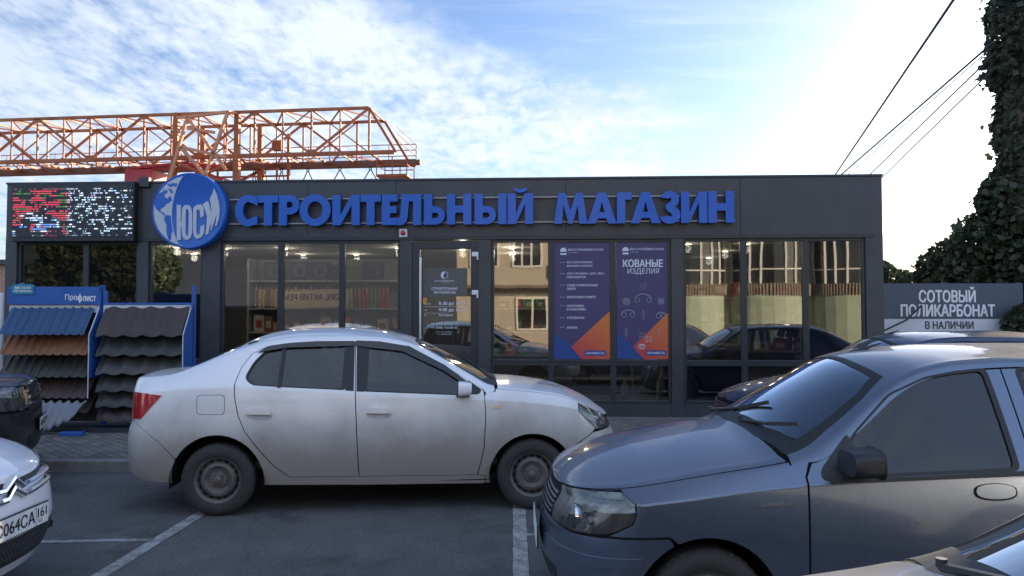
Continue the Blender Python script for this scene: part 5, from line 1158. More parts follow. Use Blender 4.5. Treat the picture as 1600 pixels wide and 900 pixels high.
def scroll(m, cx, cz, r, kind):
    pts = []
    y = -.0075
    if kind == 'arc':
        m.tube([(cx + r * math.cos(R(a)), y, cz + r * .75 * math.sin(R(a))) for a in range(0, 181, 12)], .006, 5)
        for s in (-1, 1): m.tube([(cx + s * (r - .035) + .035 * math.cos(R(a)) * s, y, cz + .035 * math.sin(R(a))) for a in range(0, -300, -30)], .004, 5)
    elif kind == 'rose':
        for k in range(6):
            a = k * math.pi / 3; m.tube([(cx + r * .6 * math.cos(a) + r * .4 * math.cos(b), y, cz + r * .6 * math.sin(a) + r * .4 * math.sin(b)) for b in [i * math.pi / 4 for i in range(9)]], .004, 4)
        m.tube([(cx + r * math.cos(b), y, cz + r * math.sin(b)) for b in [i * math.pi / 8 for i in range(17)]], .003, 4)
    elif kind == 'star':
        for k in range(4):
            a = k * math.pi / 2 + math.pi / 4; m.tube([(cx + math.cos(a) * .02, y, cz + math.sin(a) * .02), (cx + r * .55 * math.cos(a + .5), y, cz + r * .55 * math.sin(a + .5)), (cx + r * math.cos(a), y, cz + r * math.sin(a)), (cx + r * .55 * math.cos(a - .5), y, cz + r * .55 * math.sin(a - .5)), (cx + math.cos(a) * .02, y, cz + math.sin(a) * .02)], .003, 4)
    else:
        m.bar((cx, y, cz - r), (cx, y, cz + r), .010, .004)
        for dz in (-.5, -.1, .3, .65):
            m.bar((cx - r * .5 * (1 - abs(dz)), y, cz + r * dz + .02), (cx, y, cz + r * dz), .008, .004); m.bar((cx + r * .5 * (1 - abs(dz)), y, cz + r * dz + .02), (cx, y, cz + r * dz), .008, .004)
for cx, cz, r, k in ((.5, .615, .085, 'star'), (.5, .50, .125, 'arc'), (.19, .488, .055, 'rose'), (.83, .49, .048, 'rose'), (.22, .375, .10, 'arc'), (.50, .37, .09, 'leaf'), (.83, .365, .075, 'arc'), (.18, .22, .09, 'leaf'), (.78, .21, .10, 'leaf'), (.48, .20, .07, 'star'), (.60, .17, .07, 'star'), (.47, .105, .05, 'arc')):
    m = MB(); scroll(m, w * cx, h * cz, r, k); m.build('scroll_picture', PSIL if cz > .18 else PWH, o)
# grey panel and opening hours on the door glass
o = empty('door_sticker', on_shop(6.815, .026, 1.14), SA); tag(o, 'grey translucent sticker with opening hours on the door glass', 'sticker')
m = MB(); m.box(.0, .705, -.003, .002, .82, 1.265); m.build('sheet', mat('sticker_grey', (.10, .092, .082), .5, var=.1), o)
m = MB(); put_text(m, 'ЮГСТРОЙМЕТАЛЛ', .19, .50, 1.052, 1.078, -.0045, .02); put_text(m, 'С 2000 ГОДА', .29, .42, 1.028, 1.038, -.0045, .01)
m.prism([(.345 + .058 * math.cos(a), 1.155 + .058 * math.sin(a)) for a in [2 * math.pi * i / 28 for i in range(28)]], -.0045, -.003); m.build('firm_mark', PWH, o)
m = MB(); m.prism(clip := [(.345 + .05 * math.cos(R(a)), 1.155 + .05 * math.sin(R(a))) for a in range(-100, 81, 12)] + [(.33, 1.15)], -.0056, -.0047); m.build('firm_mark_dark_half', PUR, o)  # printed purple half of the round firm mark
m = MB(); put_text(m, 'СТРОИТЕЛЬНЫЕ', .14, .55, .925, .965, -.0045, .02); put_text(m, 'МАТЕРИАЛЫ', .18, .52, .865, .905, -.0045, .02)
put_text(m, '8-30 до 17-30', .26, .69, .675, .735, -.0045, .02); put_text(m, '9-00 до 14-00', .26, .69, .575, .635, -.0045, .02); put_text(m, 'Выходной', .26, .48, .505, .545, -.0045, .015)
put_text(m, 'Пн-Пт', .03, .13, .69, .715, -.0045, .01); put_text(m, 'Сб', .03, .07, .592, .617, -.0045, .01); put_text(m, 'Вс', .03, .07, .512, .537, -.0045, .01)
m.box(.03, .69, -.0045, -.003, .655, .659); m.box(.03, .42, -.0045, -.003, .555, .559)
put_text(m, '+7 (863) 229-87-75', .14, .56, .365, .405, -.0045, .015); put_text(m, '+7 (928) 162-83-37', .14, .56, .305, .345, -.0045, .015); put_text(m, 'г. Ростов-на-Дону,', .20, .48, .250, .270, -.0045, .0); put_text(m, 'ул. Доватора', .24, .46, .215, .235, -.0045, .0); m.build('lettering', PWH, o)
m = MB(); m.box(.005, .06, -.0045, -.003, .70, .80); m.box(.063, .07, -.0045, -.003, .70, .80); m.build('card', mat('orange_card', (.62, .30, .03), .5), o)
# ------------------------------------------------------------------ inside the shop
LAMP = mat('lamp_glow', (.9, .85, .7), .5, emit=(1.0, .80, .55), estr=9.0); LAMPR = mat('lamp_ring', (.55, .38, .25), .5)
SHELF = mat('shelf_white', (.50, .50, .49), .5, var=.1); BRD = mat('box_board', (.34, .24, .15), .8, var=.25, vscale=9)
for px, py in ((350, 390), (444, 390), (473, 399), (556, 399), (275, 388), (302, 398), (622, 389), (722, 391), (800, 389), (801, 398), (1076, 383), (1134, 394), (1108, 404), (1167, 383)):
    Y = (2.83 - 1.66) * 1200 / (493 - py); X = (px - 800) * Y / 1200
    o = empty('ceiling_lamp', (X, Y, 2.86)); tag(o, 'small round ceiling lamp glowing warm inside the shop', 'lamp', 'ceiling lamps in the shop')
    m = MB(); m.lathe([(.050, -.012), (.072, -.012), (.080, .0), (.05, .0)], 20); m.build('lamp_ring', LAMPR, o)
    m = MB(); m.lathe([(0, -.02), (.05, -.02), (.05, -.004), (0, -.004)], 20); m.build('lamp_glass', LAMP, o)
    ld = bpy.data.lights.new('lamp_light', 'POINT'); ld.energy = 4.5 if px < 640 else (6 if px < 900 else 2); ld.color = (1.0, .90, .74); ld.shadow_soft_size = .06; lo = bpy.data.objects.new('lamp_light', ld); col.objects.link(lo); lo.parent = o; lo.location = (0, 0, -.10)
def shelf_unit(u0, u1, y, levels, top, label, dep=.36):
    o = empty('shelf_unit', on_shop(u0, y, .13), SA); tag(o, label, 'shelf', 'shelves in the shop'); w = u1 - u0
    for z in levels:
        m = MB(); m.box(0, w, 0, dep, z - .13 - .03, z - .13); m.build('shelf_board', SHELF, o, bevel=.004)
    for x in (0, w - .03):
        m = MB(); m.box(x, x + .03, 0, dep, 0, top - .13); m.build('upright', SHELF, o)
    m = MB(); m.box(.03, w - .03, dep, dep + .02, 0, top - .13); m.build('back_panel', INTW, o); return o
shelf_unit(3.1, 6.1, 2.2, (.45, .9, 1.35, 1.80, 2.32), 2.74, 'white shelving close behind the left shop windows, loaded with tubes')
shelf_unit(7.5, 10.4, 2.9, (.45, .9, 1.35, 1.8), 2.1, 'white shelving deep in the shop behind the posters')
shelf_unit(10.9, 13.5, 2.6, (.5, 1.0, 1.5, 2.0), 2.3, 'white shelving deep in the shop behind the right windows')
cols = [(.42, .05, .03), (.55, .14, .05), (.10, .30, .06), (.62, .40, .10), (.60, .58, .52), (.22, .12, .05), (.50, .30, .05), (.06, .10, .25)]
TM = [mat('tube_colour_%s' % 'abcdefgh'[i], c, .4, var=.15, vscale=12) for i, c in enumerate(cols)]
rnd = random.Random(3)
tnames = ['red', 'orange', 'green', 'yellow', 'white', 'brown', 'ochre', 'blue']
def tube(u, y, z, k, h=.24, r=.027):
    o = empty('sealant_tube', on_shop(u, y, z)); tag(o, tnames[k] + ' sealant tube standing in the long row on the shelf', 'tube', 'sealant tubes on the shelf')
    m = MB(); m.lathe([(0, 0), (r, 0), (r, h * .82), (r * .9, h * .84)], 10); m.build('cartridge', TM[k], o, smooth=True)
    m = MB(); m.lathe([(r * .9, h * .84), (r * .35, h * .87), (r * .25, h), (0, h)], 8); m.build('nozzle', TM[4 if k != 4 else 5], o, smooth=True)
u = 3.25
while u < 5.8:
    k = rnd.choice([5, 6, 3]) if u < 3.85 else (rnd.choice([4, 4, 4, 4, 3]) if u < 5.1 else (2 if 5.42 < u < 5.58 else rnd.choice([0, 0, 1, 1, 0])))
    tube(u, 2.28, 1.80, k, .42, .033); u += .076
rnd2 = random.Random(9)
def goods(name, u, y, z, sx, sy, sz, m_, label, grp):
    o = MB(); o.box(-sx / 2, sx / 2, -sy / 2, sy / 2, 0, sz); o.cur = 1; o.box(-sx * .3, sx * .3, -sy / 2 - .002, -sy / 2, sz * .25, sz * .7)
    o = o.build(name, [m_, TM[4] if m_ != TM[4] else TM[0]], None, bevel=.006); o.location = on_shop(u, y, z); o.rotation_euler = (0, 0, SA + rnd2.uniform(-.15, .15)); tag(o, label, 'box', grp)
cn = ['red', 'orange', 'green', 'yellow', 'white', 'brown', 'ochre', 'blue']
for z in (.45, .9, 1.35):
    u = 3.2
    while u < 5.9:
        k = rnd2.choice([0, 1, 3, 4, 5, 5, 4, 7]); w = rnd2.uniform(.14, .28)
        goods('goods_box', u + w / 2, 2.38, z, w * .92, .22, rnd2.uniform(.16, .32), TM[k], '%s goods box on the low shelf behind the left windows' % cn[k], 'goods boxes on the left shelf'); u += w + rnd2.uniform(0, .06)
for z in (.9, 1.35, 1.8):
    u = 7.6
    while u < 8.9:
        k = rnd2.choice([0, 2, 2, 1, 5, 4]); w = rnd2.uniform(.14, .28)
        goods('goods_box', u + w / 2, 3.08, z, w * .9, .2, rnd2.uniform(.14, .28), TM[k], '%s goods box on the shelf behind the door and first poster' % cn[k], 'goods boxes on the middle shelf'); u += w + rnd2.uniform(0, .08)
for z in (1.0, 1.5, 2.0):
    u = 11.0
    while u < 13.4:
        k = rnd2.choice([0, 4, 7, 5, 5, 4]); w = rnd2.uniform(.18, .34)
        goods('goods_box', u + w / 2, 2.78, z, w * .9, .2, rnd2.uniform(.14, .32), TM[k], '%s goods box on the shelf behind the right windows' % cn[k], 'goods boxes on the right shelf'); u += w + rnd2.uniform(.02, .12)
for i, (u, z) in enumerate(((3.62, 2.36), (4.10, 2.36), (4.50, 2.36), (5.50, 2.36))):
    o = empty('respirator_board', on_shop(u, 2.24, 2.33), SA); tag(o, ('blue coat shaped card', 'round grey reel on a blue card', 'second round grey reel on a blue card', 'wide blue card with two roof peaks')[i] + ' on the top shelf', 'card', 'cards on the top shelf')
    m = MB(); m.box(-.21, .21, .0, .02, 0, .34); m.build('card', mat('card_blue', (.06, .09, .17), .6, var=.2), o)
    m = MB(); m.lathe([(.07, -.01), (.13, -.01), (.13, .01), (.07, .01)], 24, Matrix.Translation((0, -.012, .17)) @ Matrix.Rotation(R(90), 4, 'X')); m.build('reel', mat('reel_grey', (.16, .17, .19), .6, var=.2), o)
b = empty('mirrored_banner', on_shop(4.20, 2.12, 1.76), SA); tag(b, 'pale banner added inside the shop, its reversed lettering standing in for a reflection', 'banner')  # stands in for the mirror image of a sign behind the camera
m = MB(); m.prism([(-.42, .02), (.86, .06), (.86, .40), (-.42, .33)], .0, .003); m.build('paper', mat('paper_pale', (.80, .68, .50), .7, var=.08), b)
m = MB(); put_text(m, 'МОРЕ, АКТИВ РЕМ', -.36, .80, .17, .30, -.003, .02); m.v = [(.44 - x, y, z) for x, y, z in m.v]; m.f = [f[::-1] for f in m.f]; m.build('lettering', INK, b)
for u, s in ((9.99, 1.0), (10.55, 1.15)):
    o = empty('spray_bottle', on_shop(u, .22, .131)); tag(o, 'white plastic bottle behind the low pane, ' + ('by the cable' if u < 10 else 'by the post'), 'bottle', 'bottles behind the low panes'); o.scale = (s, s, s)
    m = MB(); m.lathe([(0, .2), (.05, .2), (.055, .22), (.055, .42), (.03, .47), (.02, .50), (0, .50)], 14); m.build('bottle_body', WHITE, o, smooth=True); m = MB(); m.box(-.05, .05, -.05, .05, 0, .2); m.build('box_below', mat('label_grey', (.45, .46, .48), .6, var=.3, vscale=30), o)
m = MB(); m.tube([on_shop(10.02, .2, .40), on_shop(10.15, .19, .42), on_shop(10.28, .18, .56), on_shop(10.36, .17, .76), on_shop(10.42, .16, .93)], .011, 6); tag(m.build('cable', WHITE, smooth=True), 'white cable running up behind the low pane', 'cable')
m = MB(); m.box(-.10, .10, -.03, .03, -.035, .035); m.box(-.03, .03, -.04, .03, .03, .06); o = m.build('socket_strip', WHITE, bevel=.008); o.location = on_shop(9.98, .2, .38); tag(o, 'white socket block at the foot of the cable', 'socket')
o = MB(); o.prism([(-.45, 0), (.45, 0), (.42, .75), (-.40, .80)], -.2, .2); o = o.build('blue_tarpaulin', mat('tarp_blue', (.012, .045, .20), .5, var=.3, vscale=5, bump=.5, bscale=6), bevel=.05, seg=3); o.location = on_shop(11.55, 1.0, .13); tag(o, 'blue tarpaulin bundle behind the right windows', 'tarpaulin')
o = MB(); o.box(-.36, .36, -.2, .2, 0, .26); o = o.build('cardboard_box', BRD, bevel=.01); o.location = on_shop(11.60, 1.0, .93); o.rotation_euler = (.06, .05, .1); tag(o, 'brown cardboard box lying on the blue tarpaulin', 'box')

# ------------------------------------------------------------------ roofing sample stands on the pavement
SB = mat('stand_blue', (.020, .095, .33), .45, var=.12, vscale=8); WHP = mat('stand_white', (.60, .60, .60), .5, var=.15, vscale=10)
def sheet_mat(n, c): return mat(n, c, .5, .2, var=.22, vscale=5, bump=.08, bscale=90)
SHT = [sheet_mat('sheet_blue', (.024, .066, .15)), sheet_mat('sheet_copper', (.21, .085, .035)), sheet_mat('sheet_moss', (.045, .045, .034)), sheet_mat('sheet_chestnut', (.070, .042, .034)), sheet_mat('sheet_grey', (.17, .17, .19)), sheet_mat('sheet_chocolate', (.050, .032, .027)), sheet_mat('sheet_green', (.036, .036, .030)), sheet_mat('sheet_slate', (.058, .056, .052)), sheet_mat('sheet_olive', (.04, .042, .036))]
def sheet(parent, name, m_, x0, x1, zt, drop, out, prof, y0=0, sag=0.0):
    """a roofing sample: profile across, sloping forward and down; real 1.2 mm-ish double skin"""
    n = 96; rows = 7; vs = []; fs = []
    for layer in (0, 1):
        for r in range(rows):
            t = r / (rows - 1)
            for i in range(n + 1):
                x = lerp(x0, x1, i / n); k = x - x0
                if prof == 'trap':
                    ph = (k / .115) % 1; hh = .020 * (0 if ph < .25 else min(1, (ph - .25) / .12) if ph < .6 else max(0, 1 - (ph - .6) / .12))
                else:
                    hh = .034 * (.5 - .5 * math.cos(2 * math.pi * k / .255)) ** 1.4 + (.022 if t > .96 else 0) * -1
                z = zt - drop * t + hh * .8 - layer * .004 - sag * t * t * (k / (x1 - x0)); y = y0 - out * t - hh * .6
                vs.append((x, y, z))
    W = n + 1; o2 = rows * W
    for r in range(rows - 1):
        for i in range(n):
            a = r * W + i; fs.append((a, a + W, a + W + 1, a + 1)); fs.append((o2 + a + 1, o2 + a + W + 1, o2 + a + W, o2 + a))
    for i in range(n):
        a = (rows - 1) * W + i; fs.append((a, o2 + a, o2 + a + 1, a + 1))
    for r in range(rows - 1):
        a = r * W; fs.append((a, o2 + a, o2 + a + W, a + W)); a = r * W + n; fs.append((a, a + W, o2 + a + W, o2 + a))
    m = MB(); m.add(vs, fs); o = m.build(name, m_, parent, smooth=True); return o
def stand(x, y, w, label, header, rows, prof):
    o = empty('sample_stand', (x, y, .10)); tag(o, label, 'display stand', 'roofing sample stands')
    for xx in (0.0, w):
        m = MB(); m.box(xx - .025, xx + .025, .0, .05, 0, 1.98 if xx else 1.9); m.build('post', SB, o, bevel=.004)
    m = MB(); m.box(-.02, w + .02, -.30, .35, 0, .05); m.box(0, w, .05, .08, .1, 1.70); m.build('base_frame', mat('stand_dark', (.03, .032, .035), .6), o, bevel=.004)
    m = MB(); m.box(-.01, w - .03, -.012, .0, 1.60, 1.71); m.build('price_strip', WHP, o)
    if header:
        m = MB(); m.box(-.02, w - .01, -.05, -.015, 1.71, 1.955); hd = m.build('header_board', SB, o, bevel=.006)
        m = MB(); k0 = w * .335 / 5.05; put_text(m, 'Про', w * .62, w * .62 + k0 * 1.98, 1.757, 1.85, -.053, .02); put_text(m, 'лист', w * .62 + k0 * 2.92, w * .955, 1.757, 1.828, -.053, .03)
        xc = w * .62 + k0 * 2.42; put_text(m, 'о', xc - k0 * .36, xc + k0 * .36, 1.757, 1.828, -.053, .03); m.box(xc - .008, xc + .008, -.0545, -.0525, 1.733, 1.86); m.build('lettering', WHITE, hd)
        m = MB(); pts = [(.05, 1.87), (.10, 1.845), (.32, 1.85), (.36, 1.86), (.345, 1.92), (.365, 1.97), (.30, 1.995), (.24, 1.985), (.19, 2.01), (.14, 1.99), (.07, 1.985), (.035, 1.95), (.055, 1.91)]
        m.prism(pts, -.066, -.045); bd = m.build('badge', mat('badge_teal', (.02, .20, .32), .4), hd, bevel=.003)
        m = MB(); put_text(m, 'МЕТАЛЛ', .095, .315, 1.925, 1.96, -.068, .03); put_text(m, 'ПРОФИЛЬ', .08, .325, 1.877, 1.912, -.068, .03); m.build('lettering', WHITE, bd)
    else:
        m = MB(); m.box(-.02, w, -.02, .0, 1.705, 1.735); m.build('top_rail', SB, o, bevel=.004)
    # slanting blue cheek plate on the right with a pale edge
    m = MB(); poly = [(-.02, 1.98 if header else 1.72), (-.02, 0.72), (-.30, .72), (-.30, 1.30), (-.06, 1.66)]
    vs = [(w - .012, yy, zz) for yy, zz in poly] + [(w + .006, yy, zz) for yy, zz in poly]; n = len(poly)
    m.add(vs, [tuple(range(n)), tuple(range(2 * n - 1, n - 1, -1))] + [(i + n, (i + 1) % n + n, (i + 1) % n, i) for i in range(n)]); m.build('cheek_plate', SB, o)
    m = MB(); m.bar((w - .004, -.304, .45), (w - .004, -.304, 1.30), .010); m.bar((w - .004, -.304, 1.30), (w - .004, -.06, 1.67), .010); m.build('edge_trim', WHP, o)
    for k, (mi, zt, drop, out, dx) in enumerate(rows):
        sheet(o, 'roof_sheet', SHT[mi], .02, w - .03 + dx, zt, drop, out, prof, -.02)
    return o
s1 = stand(-6.93, 10.62, 1.26, 'blue sample stand with a lettered header board and straight ribbed sheets', True, [(0, 1.66, .36, .26, -.06), (1, 1.33, .30, .26, 0), (2, 1.03, .30, .26, 0), (3, .75, .30, .26, 0), (3, .47, .22, .2, 0)], 'trap')
s2 = stand(-5.62, 10.60, 1.22, 'blue sample stand without header holding wavy metal roof tiles', False, [(5, 1.66, .37, .26, 0), (6, 1.34, .31, .25, 0), (7, 1.08, .30, .25, 0), (6, .84, .29, .24, 0), (8, .61, .27, .23, 0), (5, .40, .26, .22, 0)], 'tile')
# the loose grey sheet drooping at the foot of the first stand
m = MB(); n = 40; vs = []; fs = []
for r in range(9):
    t = r / 8
    for i in range(n + 1):
        k = i / n; vs.append((-6.25 + k * .62 - t * .10, 10.22 - t * .14 + .012 * math.sin(k * 34), .52 - .40 * t * (1 - .75 * k) + .02 * math.sin(k * 34) - .10 * t * t))
for r in range(8):
    for i in range(n): a = r * (n + 1) + i; fs.append((a, a + n + 1, a + n + 2, a + 1))
m.add(vs, fs); o = m.build('loose_sheet', SHT[4], smooth=True); so = o.modifiers.new('thick', 'SOLIDIFY'); so.thickness = .003; tag(o, 'loose grey sheet curling down at the foot of the first stand', 'metal sheet')
m = MB(); m.box(-.15, .15, -.06, .06, 0, .05); o = m.build('blue_offcut', SB, bevel=.008); o.location = (-5.72, 10.05, .10); tag(o, 'small blue offcut lying on the pavers by the stands', 'offcut')

# ------------------------------------------------------------------ gantry crane
RUST = mat('crane_orange', (.40, .115, .028), .6, .1, var=.30, vscale=1.3, color2=(.26, .07, .026)); RED2 = mat('crane_red', (.42, .03, .035), .5, var=.25, vscale=2); PRIM = mat('crane_primer', (.55, .23, .12), .6, var=.2, vscale=2); DKB = mat('crane_dark_beam', (.15, .055, .025), .6, var=.3, vscale=2); ROPE = mat('wire_rope', (.03, .03, .03), .6)
cr = empty('gantry_crane', (-4.35, 29.85, 0), R(-6.9)); tag(cr, 'rusty orange lattice gantry crane standing behind the shop', 'crane')
LX = -34.0; zb, zt = 8.06, 9.84; FY = 2.1
def truss(y, phase):
    m = MB(); m.bar((LX, y, zb), (-.25, y, zb), .15); m.bar((LX, y, zt), (-1.28, y, zt), .11); m.build('chord', RUST, cr)
    m = MB(); m.bar((-1.28, y, zt), (-.2, y, zb), .10); m.build('end_brace', RUST, cr)
    p = 2.37; x = -1.28 - (1.185 if phase else 0); k = 0
    while x > LX + p:
        m = MB(); a, b, c = x, x - p / 2, x - p
        if k == 0: m.bar((a, y, zt), (a, y, zb), .075)
        m.bar((b, y, zt), (b, y, zb), .055); m.bar((c, y, zt), (c, y, zb), .065)
        if (k + phase) % 2 == 0: m.bar((a, y, zt), (c, y, zb), .085)
        else: m.bar((a, y, zb), (c, y, zt), .085)
        up_ = (k + phase) % 2 == 0; zm_ = (zb + zt) / 2
        m.bar((b, y, zm_), (c, y, zt) if up_ else (c, y, zb), .045); m.bar((b, y, zm_), (a, y, zb) if up_ else (a, y, zt), .045)
        m.box(c - .16, c + .16, y - .055, y - .045, (zb if (k + phase) % 2 == 0 else zt - .18), (zb + .18 if (k + phase) % 2 == 0 else zt)); m.build('lattice_panel', RUST, cr); x -= p; k += 1
truss(0, 0); truss(FY, 1)
for z, nm in ((zt, 'top_bracing'), (zb, 'bottom_bracing')):
    m = MB(); x = -1.28; k = 0
    while x > LX:
        m.bar((x, 0, z), (x, FY, z), .06); m.bar((x, 0 if k % 2 else FY, z), (x - 1.185, FY if k % 2 else 0, z), .05); x -= 1.185; k += 1
    m.build(nm, RUST, cr)
m = MB(); m.bar((LX, FY - .1, zb - .02), (.12, FY - .1, zb - .02), .16, .26); m.build('hoist_beam', DKB, cr); m = MB(); m.tube([(.12, FY - .1, zb - .02), (.30, FY - .1, zb - .02)], .12, 12); m.build('buffer', DKB, cr)
m = MB()
for z in (8.5, 8.75, 9.0): m.tube([(LX, FY + .75, z), (-.1, FY + .75, z)], .02, 5)
x = -.1
while x > LX: m.tube([(x, FY + .75, zb), (x, FY + .75, 9.0)], .02, 5); x -= 1.2
for z in (8.5, 8.75, 9.0): m.tube([(-.1, -.2, z), (-.1, FY + .75, z)], .02, 5)
m.build('walkway_rail', RUST, cr)
m = MB(); m.box(LX, -.1, FY + .1, FY + .8, zb - .03, zb + .02); m.build('walkway', DKB, cr)
m = MB()
for x in (-1.25, -.6, .0):
    for y in (.9, FY): m.tube([(x, y, zb), (x, y, 7.32)], .025, 6)
for z in (7.35, 7.75):
    m.tube([(-1.25, .9, z), (.0, .9, z), (.0, FY, z), (-1.25, FY, z), (-1.25, .9, z)], .022, 6)
m.box(-1.27, .02, .88, FY + .02, 7.28, 7.33); m.build('inspection_basket', RUST, cr)
# legs: two lattice frames at either side of the double posts
for y in (0, FY):
    for x in (-9.35, -6.75):
        m = MB(); m.box(x - .10, x + .10, y - .10, y + .10, zb - .6, zt + .05); m.build('portal_post', RUST, cr)
for y, yf in ((-.02, -1.6), (FY + .02, FY + 1.6)):
    for x, xf in ((-9.35, -10.2), (-6.75, -5.9)):
        m = MB(); m.bar((x, y, zb - .1), (xf, yf, .2), .24); m.box(xf - .35, xf + .35, yf - .3, yf + .3, 0, .3); m.build('leg', RUST if y < 1 else PRIM, cr)
    m = MB()
    for z0, z1 in ((7.9, 6.7), (6.7, 5.4), (5.4, 3.8), (3.8, 2.0)):
        f0, f1 = (8.06 - z0) / 8.06, (8.06 - z1) / 8.06
        A0, B0 = (-9.35 - .85 * f0, lerp(y, yf, f0), z0), (-6.75 + .85 * f0, lerp(y, yf, f0), z0); A1, B1 = (-9.35 - .85 * f1, lerp(y, yf, f1), z1), (-6.75 + .85 * f1, lerp(y, yf, f1), z1)
        m.bar(A0, B1, .10); m.bar(B0, A1, .10); m.bar(A1, B1, .12)
    m.build('leg_bracing', RUST, cr)
m = MB()                                         # pale primed braces in front of the truss, meeting above the leg
for a, b in (((-8.55, -.6, 9.55), (-9.3, -.6, 6.9)), ((-8.55, -.6, 9.55), (-6.9, -.6, 7.4)), ((-8.8, -.6, 8.35), (-6.9, -.6, 7.9)), ((-8.8, -.6, 8.35), (-7.4, -.6, 6.8)), ((-6.85, -.6, 9.7), (-7.9, -.6, 6.8)), ((-8.55, -.6, 9.55), (-6.85, -.6, 9.7)), ((-8.55, -.6, 9.55), (-9.35, 0, 9.7)), ((-8.8, -.6, 8.35), (-8.8, 0, 8.06)), ((-6.85, -.6, 9.7), (-6.75, 0, 9.8)), ((-7.4, -.6, 8.9), (-8.55, -.6, 9.1))): m.bar(a, b, .11)
m.build('primed_brace', PRIM, cr)
m = MB()
for x in (-9.0, -8.2, -7.4, -6.2, -5.6, -5.1): m.bar((x, 1.2, 6.4), (x, 1.2, 7.8), .07)
for z in (6.75, 7.1, 7.45): m.bar((-9.4, 1.2, z), (-5.05, 1.2, z), .07)
m.bar((-5.1, 1.2, 5.0), (-5.1, 1.2, 9.2), .11); m.box(-5.75, -5.35, 1.0, 1.3, 8.5, 8.9); m.build('ladder_cage', RUST, cr)
m = MB(); m.box(-12.0, -10.8, .6, 2.0, 7.05, 7.75); m.box(-12.0, -8.0, .75, .9, 7.75, 7.83); m.bar((-11.9, .7, 7.8), (-9.2, .7, 8.0), .12); m.bar((-9.2, .7, 7.9), (-7.6, .7, 7.75), .16); m.box(-9.6, -7.7, .6, 1.8, 6.9, 7.35); m.box(-8.9, -8.5, .6, 1.0, 7.3, 7.9); m.build('hoist_trolley', RED2, cr, bevel=.02)
for i, px in enumerate((418, 462, 515, 565, 345, 372, 390)):
    Xw = (px - 800) * 31.6 / 1200; lx = Xw + 4.35; lx = lx / math.cos(R(6.9))
    o = empty('lifting_sling', (0, 0, 0)); o.location = Matrix.Translation((-4.35, 29.85, 0)) @ Matrix.Rotation(R(-6.9), 4, 'Z') @ Vector((lx, FY - .1, zb - .13)); o.rotation_euler = (0, 0, R(-6.9))
    tag(o, 'dark rope sling hanging in an inverted V from the crane beam', 'sling', 'slings under the crane'); sp = (.28, .42, .52, .52, .16, .16, .16)[i]
    m = MB(); m.tube([(.05 * math.cos(a), 0, -.08 + .08 * math.sin(a)) for a in [k * math.pi / 6 for k in range(13)]], .022, 6); m.build('shackle', ROPE, o, smooth=True)
    for s in (-1, 1):
        m = MB(); m.tube([(s * .02, 0, -.14), (s * sp * .30, 0, -.38), (s * sp, 0, -1.0), (s * sp * 1.3, 0, -1.6)], .024, 6); m.build('rope', ROPE, o, smooth=True)

# ------------------------------------------------------------------ banner right of the shop
DKP = mat('banner_slate', (.075, .090, .120), .6, var=.08); LGP = mat('banner_grey', (.58, .60, .64), .6, var=.06); TXL = mat('banner_light_ink', (.74, .75, .76), .6); TXD = mat('banner_dark_ink', (.045, .052, .065), .6)
bn = empty('banner', (6.3, 13.6, 0)); tag(bn, 'two tone banner with large capitals half swallowed by ivy', 'banner')
m = MB(); m.box(0, 2.75, 0, .03, 1.60, 2.23); m.build('dark_sheet', DKP, bn); m = MB(); m.box(0, 2.75, 0, .03, .75, 1.598); m.build('light_sheet', LGP, bn)
m = MB(); put_text(m, 'СОТОВЫЙ', .91, 1.905, 1.895, 2.165, -.004, .035); put_text(m, 'ПОЛИКАРБОНАТ', .585, 2.24, 1.645, 1.855, -.004, .035); m.build('lettering', TXL, bn)
m = MB(); put_text(m, 'В НАЛИЧИИ', 1.01, 1.86, 1.425, 1.555, -.004, .03); put_text(m, 'ПОЛНЫЙ АССОРТИМЕНТ', .54, 2.5, 1.21, 1.36, -.004, .03); m.build('lettering', TXD, bn)
for x in (.06, 1.4, 2.7):
    m = MB(); m.box(x - .04, x + .04, .032, .11, 0, 2.25); m.build('post', AN2, bn)
m = MB(); m.tube([(6.45, 13.4, 1.38), (6.9, 13.45, 1.58), (7.2, 13.5, 1.84)], .018, 6); tag(m.build('black_cable', ROPE, smooth=True), 'black cable slanting across the lower left of the banner', 'cable')

# ------------------------------------------------------------------ foliage
def leaf_mat(n, c, c2):
    if n in _M: return _M[n]
    m = bpy.data.materials.new(n); m.use_nodes = True; nt = m.node_tree; L = nt.links.new; b = nt.nodes['Principled BSDF']; b.inputs['Roughness'].default_value = .55
    tc = N(nt, 'ShaderNodeTexCoord'); nz = N(nt, 'ShaderNodeTexNoise', Scale=2.2, Detail=5.0); L(tc.outputs['Object'], nz.inputs['Vector'])
    rp = N(nt, 'ShaderNodeMapRange'); L(nz.outputs['Fac'], rp.inputs[0]); rp.inputs[1].default_value = .35; rp.inputs[2].default_value = .65
    mx = N(nt, 'ShaderNodeMix', data_type='RGBA'); L(rp.outputs[0], mx.inputs[0]); mx.inputs[6].default_value = (*c, 1); mx.inputs[7].default_value = (*c2, 1); L(mx.outputs[2], b.inputs['Base Color'])
    tl = N(nt, 'ShaderNodeBsdfTranslucent'); L(mx.outputs[2], tl.inputs[0]); ms = N(nt, 'ShaderNodeMixShader'); ms.inputs[0].default_value = .25; out = nt.nodes['Material Output']; L(b.outputs[0], ms.inputs[1]); L(tl.outputs[0], ms.inputs[2]); L(ms.outputs[0], out.inputs[0])
    _M[n] = m; return m
LEAF = leaf_mat('ivy_leaf', (.028, .040, .020), (.055, .070, .032)); LEAF2 = leaf_mat('tree_leaf', (.035, .055, .022), (.075, .10, .04)); BARK = mat('bark', (.07, .055, .042), .9, var=.3, vscale=8, bump=.6, bscale=20)
